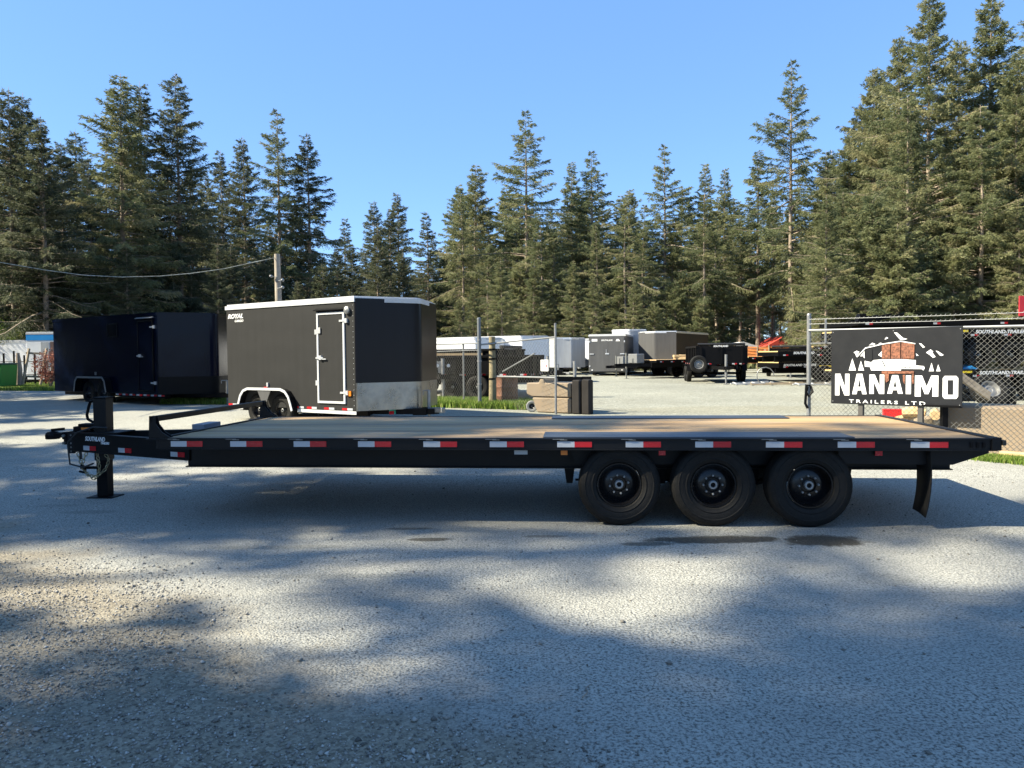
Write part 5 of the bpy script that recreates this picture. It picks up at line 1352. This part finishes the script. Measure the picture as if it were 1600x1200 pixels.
m = MB(); m.tube([(cos(a_) * .35, 0, .36 + sin(a_) * .34) for a_ in [i * .5 for i in range(12)]], .02, 6); t = m.build('cable_loop', M_galv, None, smooth=True); t.location = q; tag(t, 'loop of pale cable standing by the tongue of the smaller dump trailer', 'cable')

# ------------------------------------------------------------------ pole and wire
p = GX(437, 30)
top = AT(435, 397, 30)
t = thing('utility_pole', 'grey timber utility pole rising behind the cargo trailer', 'pole', (p.x, 30, p.z))
MB().tube([(0, 0, 0), (0, 0, 3), (-0.02, 0, top.z - p.z)], [0.14, 0.13, 0.11], 12).build('shaft', P('grey pole wood', (0.36, 0.31, 0.25), 0.85, var=0.2, scale=4, bump=0.2), t, smooth=True)
zl = AT(435, 440, 30).z - p.z
for s, dz in ((-1, .15), (1, 0), (1, -.28)):
    m = MB(); m.tube([(0, -.12, zl + dz), (.2 * s, -.16, zl + dz + .04)], .015, 6); m.lathe([(.0, 0), (.05, .02), (.055, .13), (0, .15)], 10, 'y', (.22 * s, -.25, zl + dz + .04)); m.build('flood_lamp', M_galv, t, smooth=True)
pts = []
for px, py in ((433, 402), (400, 409), (350, 420), (300, 427), (250, 431.5), (190, 433), (130, 430), (70, 422), (0, 410), (-60, 396), (-140, 372)):
    y = 30 - (433 - px) * 0.022; q = AT(px, py, y); pts.append(q)
m = MB(); m.tube(pts, 0.013, 6); m2 = m.build('overhead_wire', P('weathered cable', (0.30, 0.30, 0.25), 0.6, var=0.6, scale=6), None, smooth=True); tag(m2, 'twisted overhead cable sagging from the utility pole to the left', 'cable')

# ------------------------------------------------------------------ far left corner
p = GX(-40, 33)
t = thing('garbage_bin', 'green waste container cut by the left edge of the picture', 'waste bin', (p.x, 33, p.z))
m = MB(); m.prism([(-.2, 0), (1.05, 0), (1.15, 1.05), (-.3, 1.05)], 0, 1.1, 'y'); m.build('tub', M_green, t, bevel=.02)
MB().prism([(-.32, 1.052), (1.17, 1.052), (1.12, 1.12), (-.28, 1.12)], -.03, 1.12, 'y').build('lid', P('dark bin lid', (.03, .06, .03), .5), t, bevel=.01)
MB().box(.75, .95, -.01, -.001, .8, .88).build('label_plate', M_print, t)
p = GX(-60, 40)
enclosed('white enclosed trailer behind the waste container', (p.x, 40, p.z), radians(2), 3.6, 2.2, .35, 1.85, 0, M_skin_white, M_skin_white, M_whitepaint, axles=(1.2,), tongue=0)
pb = GX(42, 38)
e = enclosed('white office trailer with a blue stripe behind the russet shrub', (pb.x, 38, pb.z), radians(2), 2.6, 2.4, .25, 2.3, 0, M_skin_white, M_skin_white, M_whitepaint, axles=(1.2,), tongue=0)
MB().box(-.012, 2.612, -.012, -.001, 2.18, 2.46).build('blue_stripe', M_blueprint, e); MB().box(.7, 1.1, -.014, -.001, .9, 2.1).build('window', M_skin_silver, e)
MB().box(1.15, 1.7, -.014, -.001, .4, 2.1).build('door', P('dark door', (.1, .06, .06), .6), e)
for k, (px, y, w_, h_, an, lab) in enumerate(((49, 34.5, .75, 1.75, 6, 'tall weathered timber ladder leaning beside the russet shrub'), )):
    p = GX(px, y); t = thing('leaning_ladder', lab, 'frame', (p.x, y, p.z), radians(an))
    for x, nm in ((-w_ / 2, 'upright'), (w_ / 2, 'upright')): MB().bar((x - .05, 0, 0), (x + .12, .35, h_), .07, .09).build(nm, M_oldwood, t)
    for z in (.5, 1.55): MB().bar((-w_ / 2, .1 + z * .15, z), (w_ / 2, .1 + z * .15, z - .04), .06, .09).build('rung', M_oldwood, t)
p = GX(52, 33.8); o = MB().bar((-.8, 0, .04), (.8, .1, .10), .1, .06).build('plank', M_oldwood, None); o.location = p; tag(o, 'plank lying on the grass in front of the timber frame', 'plank')
t = thing('iron_fence', 'dark iron railing fence between the waste container and the blue trailer', 'fence')
a, b = GX(-10, 36), GX(120, 35)
for k in range(9):
    q = a.lerp(b, k / 8); MB().box(q.x - .03, q.x + .03, q.y - .03, q.y + .03, q.z, q.z + 1.45 + .1 * (k % 3)).build('post', M_black2, t)
for z in (.55, 1.15): MB().tube([(a.x, a.y, a.z + z), (b.x, b.y, b.z + z)], .018, 6).build('rail', M_black2, t)
p = GX(28, 34.5); t = thing('tree_stump', 'dark rotten stump post right of the waste container', 'stump', p); MB().tube([(0, 0, 0), (.03, 0, .9), (0, 0, 1.55)], [.17, .13, .07], 9).build('trunk', M_bark, t)

def shrub(name, label, loc, h, w, n, mat, leaf=.05, cat='shrub'):
    t = thing(name, label, cat, loc)
    m = MB()
    for k in range(9):
        a_ = RNG.uniform(0, 6.28); r_ = RNG.uniform(.1, .5) * w; m.tube([(0, 0, 0), (r_ * .4 * cos(a_), r_ * .4 * sin(a_), h * .5), (r_ * cos(a_), r_ * sin(a_), h * RNG.uniform(.7, 1))], [.02, .012, .004], 4)
    m.build('stem', M_bark, t)
    cc = RNG.normal(0, 1, (26, 3)); cc /= np.linalg.norm(cc, axis=1)[:, None]; cc *= RNG.uniform(.3, 1, (26, 1)) ** .5
    ci = RNG.integers(0, 26, n); C = cc[ci] * .75 + RNG.normal(0, .16, (n, 3)); C = C * np.array([w / 2, w / 2, h * .48]) + np.array([0, 0, h * .52])
    C[:, 2] = np.abs(C[:, 2])
    d = RNG.normal(0, 1, (n, 3)); d /= np.linalg.norm(d, axis=1)[:, None]; s2 = np.cross(d, RNG.normal(0, 1, (n, 3))); s2 /= np.linalg.norm(s2, axis=1)[:, None]
    l = leaf * RNG.uniform(.6, 1.5, n)[:, None]
    V = np.stack([C, C + d * l * .5 + s2 * l * .35, C + d * l, C + d * l * .5 - s2 * l * .35], 1).reshape(-1, 3)
    Fq = np.arange(n * 4).reshape(-1, 4); tt = np.clip(.5 + .15 * RNG.normal(0, 1, n) + .12 * (ci % 5 - 2), 0, 1)
    link('foliage', fast_mesh('foliage', V, Fq, mat, tt), t); return t
shrub('shrub', 'russet leaved shrub left of the blue trailer', GX(78, 33.0), 1.8, 1.5, 2600, M_redleaf, .06)
for px, y, h_, w_, lab in ((8, 42, 3.7, 3.4, 'bright green bush above the white trailer at the left edge'), (30, 44, 3.2, 2.6, 'lower bright green bush left of the blue striped office trailer'), (-30, 41, 4, 4, 'bright green bush outside the left edge of the picture')):
    shrub('shrub', lab, GX(px, y), h_, w_, 6000, M_leafy, .09)
# ------------------------------------------------------------------ distance: orange fence, house
t = thing('safety_fence', 'orange plastic safety fence between the tree trunks at the back of the yard', 'fence')
Mo = P('orange netting', (0.62, 0.22, 0.06), 0.7, var=0.35, scale=1.5)
a, b = GX(1130, 53.5), GX(1275, 52)
for k in range(8):
    q0, q1 = a.lerp(b, k / 8), a.lerp(b, (k + 1) / 8); m = MB()
    for j in range(6): z = .55 + j * .2; m.bar((q0.x, q0.y, q0.z + z + .1 * sin(k)), (q1.x, q1.y, q1.z + z + .1 * sin(k + 1)), .02, .09)
    for j in range(9): q = q0.lerp(q1, j / 9); m.bar((q.x, q.y + .02, q.z + .5), (q.x, q.y + .02, q.z + 1.65), .06, .02)
    m.build('netting', Mo, t)
    MB().tube([(q0.x, q0.y, q0.z), (q0.x, q0.y, q0.z + 1.75)], .04, 6).build('post', M_oldwood, t)
def house(label, px, y, w, d, h, rh, wall, roof, rz=0):
    p = GX(px, y); t = thing('shed', label, 'shed', p, rz)
    MB().box(-w / 2, w / 2, 0, d, 0, h).build('wall', wall, t)
    MB().prism([(-w / 2 - .15, h + .002), (w / 2 + .15, h + .002), (0, h + rh)], -.4, d + .4, 'y').build('roof', roof, t)
    for k in (-.25, .25):
        f = MB().box(k * w - .3, k * w + .3, -.05, -.001, .8, 1.4).build('window', M_whitepaint, t); MB().box(k * w - .25, k * w + .25, -.06, -.051, .85, 1.35).build('pane', M_skin_nose, f)
    return t
house('little red roofed outbuilding glimpsed between the trunks behind the yard', 1222, 66, 2.8, 3, 1.75, .85, M_skin_silver, P('red roofing', (.5, .06, .04), .7))
house('distant white shed glimpsed between the trunks left of the red roofed outbuilding', 1160, 67, 3.4, 3, 1.6, .6, M_skin_white, M_skin_white)

# ------------------------------------------------------------------ grass
def band(a, b, w):
    def f(n):
        t = RNG.random(n); return a.x + (b.x - a.x) * t + RNG.normal(0, .1, n), a.y + (b.y - a.y) * t + RNG.uniform(0, w, n)
    return f
grass('grass', band(GX(640, 20.6), GX(835, 19.2), 1.9), 26000, .22, 'rough grass under the left fence and gate')
grass('grass', band(GX(-80, 32), GX(120, 30.5), 6), 26000, .16, 'shaded grass below the blue trailer and the waste container', w=.02)
grass('grass', band(GX(250, 22.5), GX(345, 22), 2.0), 7000, .18, 'grass behind the wheels of the blue trailer')
a, b = on_line(1545, CF - 1.0), on_line(1680, CF - 1.0)
grass('grass', band(a, b, .5), 6000, .09, 'short grass in front of the timber by the concrete blocks', w=.005)
a, b = on_line(1290, CF - 0.1), on_line(1500, CF - 0.1)
grass('grass', band(a, b, .4), 900, .10, 'weeds along the foot of the right fence', w=.005)
def fl_(n):
    return RNG.uniform(-60, 75, n), RNG.uniform(58, 90, n)
grass('undergrowth', fl_, 60000, .9, 'brushy undergrowth at the foot of the fir wood', w=.10, mat=M_needle, lean=.6)
# twig lying on the drive
q = G(918, 1082)
o = MB().tube([(-.03, -.07, .008), (0.0, -.02, .012), (-.005, .03, .01), (.03, .08, .008)], [.0035, .003, .0025, .001], 5).build('twig', M_bark, None, smooth=True); o.location = q; tag(o, 'thin curved twig on the chip sealed drive in front of the trailer', 'twig')
for k, (px, py, lab) in enumerate(((721, 1149, 0), (1160, 1148, 0), (885, 1110, 0), (1085, 1108, 0), (1071, 1015, 0), (1150, 880, 0))):
    pass
SHADERS = [
    ("open", -16, -4.2, 25, 0.8), ("dark", -20, -3.6, 27, 0.7), ("dark", -17, -1.0, 24, 0.9), ("darkfull", -27, -3.4, 33, .7), ("open", -25, -7, 28, 1.0), ("darkthin", -18, -8.5, 27, 1.1),
    ("crested", -20, -2.2, 27, 0.75), ("crested", -28, 0.4, 37, 0.36), ("crested", -22, -1.3, 30, 0.4), ("dark", -22, -6.5, 27, .8), ("dark", -22.5, 5.4, 23, .7), ("darkthin", -24, 7.8, 23, .8), ("bushydark", -34, 23, 9, 1.2), ("bushydark", -34.5, 27, 9, 1.2), ("bushydark", -35, 31, 8, 1.2), ("dark", -29, 10.5, 18, .9), ("open", -21, -11, 28, 1.0), ("slim", -19, 4.9, 18.5, 0.8), ("darkthin", -22.0, 3.4, 22.5, 0.8), ("dark", -25, 3.6, 25.5, 0.8),
    ("dark", -26, 8.0, 20.5, 0.8), ("slim", -20, 7.5, 14, 0.9), ("dark", -24, 9.6, 17.5, .8), ("dark", -23, 12.4, 14, .9), ("dark", -26, 14.6, 15, .9),
    ("full", -25, 17.8, 19, 0.8), ("dark", -28, 21, 20, 0.9), ("full", -31, 18.5, 23, 0.9)]
for _k in range(17):
    SHADERS.append((["dark", "darkfull", "full"][_k % 3], -36 - 7 * (_k % 3) + 1.3 * (_k % 4), -8 + _k * 2.3, 20 + 2.0 * (_k % 4), 1.0))
for _k in range(8):
    SHADERS.append(("darkfull", -44 - 4 * (_k % 2), 43.5 + _k * 3.2, 24 + _k % 3, 1.0))
for _k in range(12):
    SHADERS.append((["dark", "full"][_k % 2], 34 + 5 * (_k % 3), -14 + _k * 4.1, 20 + 2.0 * (_k % 3), 1.0))
# ------------------------------------------------------------------ the trees
LEFT, MID, RIGHT = 'dark firs behind the blue trailer', 'firs behind the gravel yard', 'tall sunlit firs behind the sign'
for a in [
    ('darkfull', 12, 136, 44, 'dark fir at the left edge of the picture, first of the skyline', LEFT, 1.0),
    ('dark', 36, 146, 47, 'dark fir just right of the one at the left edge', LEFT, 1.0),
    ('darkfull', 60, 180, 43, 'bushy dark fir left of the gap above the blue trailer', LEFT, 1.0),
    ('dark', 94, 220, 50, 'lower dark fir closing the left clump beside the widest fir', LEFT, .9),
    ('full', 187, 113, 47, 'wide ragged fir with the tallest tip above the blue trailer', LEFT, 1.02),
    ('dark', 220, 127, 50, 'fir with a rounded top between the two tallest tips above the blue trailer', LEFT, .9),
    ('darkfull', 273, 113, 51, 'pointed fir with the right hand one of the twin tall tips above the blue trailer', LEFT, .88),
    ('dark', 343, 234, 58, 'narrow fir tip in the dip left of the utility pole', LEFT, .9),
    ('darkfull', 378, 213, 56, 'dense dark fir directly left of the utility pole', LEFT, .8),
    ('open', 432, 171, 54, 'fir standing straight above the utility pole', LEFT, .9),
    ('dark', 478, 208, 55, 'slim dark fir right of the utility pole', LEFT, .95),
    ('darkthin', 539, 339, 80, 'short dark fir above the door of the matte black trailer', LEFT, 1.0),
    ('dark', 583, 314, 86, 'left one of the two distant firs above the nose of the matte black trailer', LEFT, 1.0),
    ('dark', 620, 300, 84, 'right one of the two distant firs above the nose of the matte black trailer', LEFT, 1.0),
    ('darkthin', 677, 360, 100, 'thin small fir alone in the lowest dip of the skyline', MID, .8),
    ('full', 744, 255, 70, 'broad fir left of the tallest fir of the middle row', MID, .95),
    ('open', 821, 173, 68, 'tallest fir of the middle row, its bare trunk showing between open branches', MID, 1.0),
    ('slim', 893, 253, 72, 'slim fir next right of the tallest fir of the middle row', MID, .9),
    ('open', 924, 236, 69, 'open fir above the black trailer with closed rear doors', MID, 1.0),
    ('slim', 984, 295, 71, 'lower fir with a blunt top above the silver nosed trailer', MID, 1.05),
    ('open', 1038, 225, 70, 'fir with a leaning tip above the charcoal trailers', MID, .85),
    ('slim', 1102, 254, 70, 'slim fir above the dump trailer with the spare wheel', MID, .85),
    ('slim', 1133, 262, 74, 'narrow fir tip just right of the slim one above the dump trailer', MID, .8),
    ('open', 1237, 94, 62, 'very tall open fir left of the big sunlit group', RIGHT, .82),
    ('slim', 1185, 235, 68, 'lower fir on the left flank of the very tall open fir', RIGHT, 1.0),
    ('full', 1290, 235, 60, 'dense fir filling between the very tall fir and the big group', RIGHT, .9),
    ('big', 1365, 108, 52, 'left shoulder fir of the big sunlit group', RIGHT, .72),
    ('big', 1452, -12, 46, 'massive sunlit fir behind the sign, its tip at the upper edge', RIGHT, .82),
    ('big', 1550, -8, 47, 'massive fir right of the one behind the sign, partly backed by sky', RIGHT, .80),
    ('big', 1640, -60, 44, 'massive fir cut by the right edge of the picture', RIGHT, .9),
    ('big', 1405, 60, 50, 'fir filling the notch between the shoulder fir and the massive one behind the sign', RIGHT, .8),
    ('big', 1500, 62, 49, 'fir wedged between the two tallest firs behind the sign', RIGHT, .85),
    ('big', 1328, 205, 53, 'low full fir at the left foot of the big sunlit group', RIGHT, .95),
    ('big', 1590, 90, 43, 'full fir in front of the right hand massive firs by the red panel', RIGHT, .9),
    ('full', 1420, 150, 43, 'fir with low sweeping boughs in front of the massive one behind the sign', RIGHT, .9),
    ('full', 1530, 165, 41, 'fir with pale tips in front of the two massive firs', RIGHT, 1.0),
]:
    tree_px(*a)
# lower trees and the wood behind, hard to tell apart
RNG = np.random.default_rng(5)
HEADS = {'wood behind the blue trailer': 'dark deep wood fir', 'low firs behind the blue trailer': 'low dark fir', 'wood between pole and yard': 'dark second row fir', 'wood in the dip': 'distant low fir',
         'second row behind the yard': 'second row fir', 'low firs behind the yard': 'low olive fir', 'far wood behind the yard': 'shaded fir far back', 'low firs behind the stacked trailers': 'low spreading fir', 'wood behind the sunlit group': 'rear sunlit fir',
         'bare trunked firs behind the yard': 'thin bare trunked fir'}
MARKS = [(20, 'the left picture edge'), (66, 'the blue striped office trailer'), (130, 'the rear of the blue trailer'), (190, 'the vent window of the blue trailer'), (250, 'the door of the blue trailer'), (310, 'the nose of the blue trailer'),
         (375, 'the ROYAL lettering'), (437, 'the utility pole'), (518, 'the outlined side door'), (580, 'the black trailer front corner'), (655, 'the black trailer nose'),
         (700, 'the short left fence'), (749, 'the steel gate post'), (800, 'the gate brace'), (868, 'the gate upright'), (910, 'the small white trailer'), (950, 'the small black trailer'), (1000, 'the silver nosed trailer'),
         (1060, 'the charcoal trailer'), (1100, 'the spare wheel'), (1150, 'the dump trailer'), (1200, 'the smaller dump trailer'), (1264, 'the right gate post'), (1320, 'the left end of the sign'), (1400, 'the middle of the sign'),
         (1490, 'the right end of the sign'), (1550, 'the stacked trailers'), (1600, 'the red panel')]
def rows(kinds, px0, px1, n, Y0, Y1, t0, t1, lab, grp, wid=1.0):
    jobs = []
    for i in range(n):
        px = px0 + (px1 - px0) * (i + RNG.uniform(0.1, 0.9)) / n
        mk = min(MARKS, key=lambda q: abs(q[0] - px)); dd = px - mk[0]
        rel = 'straight above' if abs(dd) < 12 else ('just right of' if dd > 0 else 'just left of')
        if grp == 'low firs behind the yard' and 1140 < px < 1255: continue
        jobs.append([kinds[int(RNG.integers(len(kinds)))], px, RNG.uniform(t0, t1), RNG.uniform(Y0, Y1), HEADS[grp] + ' ' + rel + ' ' + mk[1], grp, wid * RNG.uniform(0.85, 1.1)])
    for j in jobs:
        same = sorted([q for q in jobs if q[4] == j[4]], key=lambda q: q[2])
        j.append(j[4] if len(same) == 1 else ['taller ', 'shorter ', 'shortest ', 'hidden '][min(3, [q is j for q in same].index(True))] + j[4])
    for j in jobs: tree_px(*j[:4], j[7], *j[5:7])
rows(['darkthin', 'dark', 'darkfull'], -60, 330, 15, 56, 72, 200, 300, 'dark fir deep in the wood behind the blue trailer', 'wood behind the blue trailer')
rows(['bushydark', 'darkfull'], -20, 520, 16, 44, 56, 380, 450, 'low dark fir at the foot of the wood behind the blue trailer', 'low firs behind the blue trailer')
rows(['darkthin', 'dark', 'darkfull'], 300, 690, 18, 64, 82, 320, 400, 'dark fir in the second row between utility pole and yard', 'wood between pole and yard')
rows(['darkfull', 'bushydark'], 480, 720, 8, 84, 100, 400, 440, 'distant low fir in the dip of the skyline', 'wood in the dip')
rows(['slim', 'full', 'open'], 700, 1330, 27, 74, 90, 285, 350, 'fir in the second row behind the gravel yard', 'second row behind the yard')
rows(['bushy', 'full'], 690, 1330, 20, 54, 64, 400, 480, 'low olive fir at the foot of the row behind the gravel yard', 'low firs behind the yard')
rows(['darkthin', 'darkfull', 'dark'], 680, 1400, 20, 95, 115, 350, 410, 'shaded fir far back in the wood behind the yard', 'far wood behind the yard')
rows(['full', 'bushy'], 1280, 1700, 13, 38, 46, 290, 400, 'low spreading fir at the foot of the big sunlit group', 'low firs behind the stacked trailers')
rows(['dark', 'darkfull'], 1270, 1760, 12, 54, 66, 100, 260, 'fir behind the big sunlit group', 'wood behind the sunlit group')
rows(['thintrunk'], 700, 1330, 17, 60, 72, 300, 380, '', 'bare trunked firs behind the yard')
# trees beside the drive, left of the frame, whose shade falls over it
SH = 'firs standing left of the drive'
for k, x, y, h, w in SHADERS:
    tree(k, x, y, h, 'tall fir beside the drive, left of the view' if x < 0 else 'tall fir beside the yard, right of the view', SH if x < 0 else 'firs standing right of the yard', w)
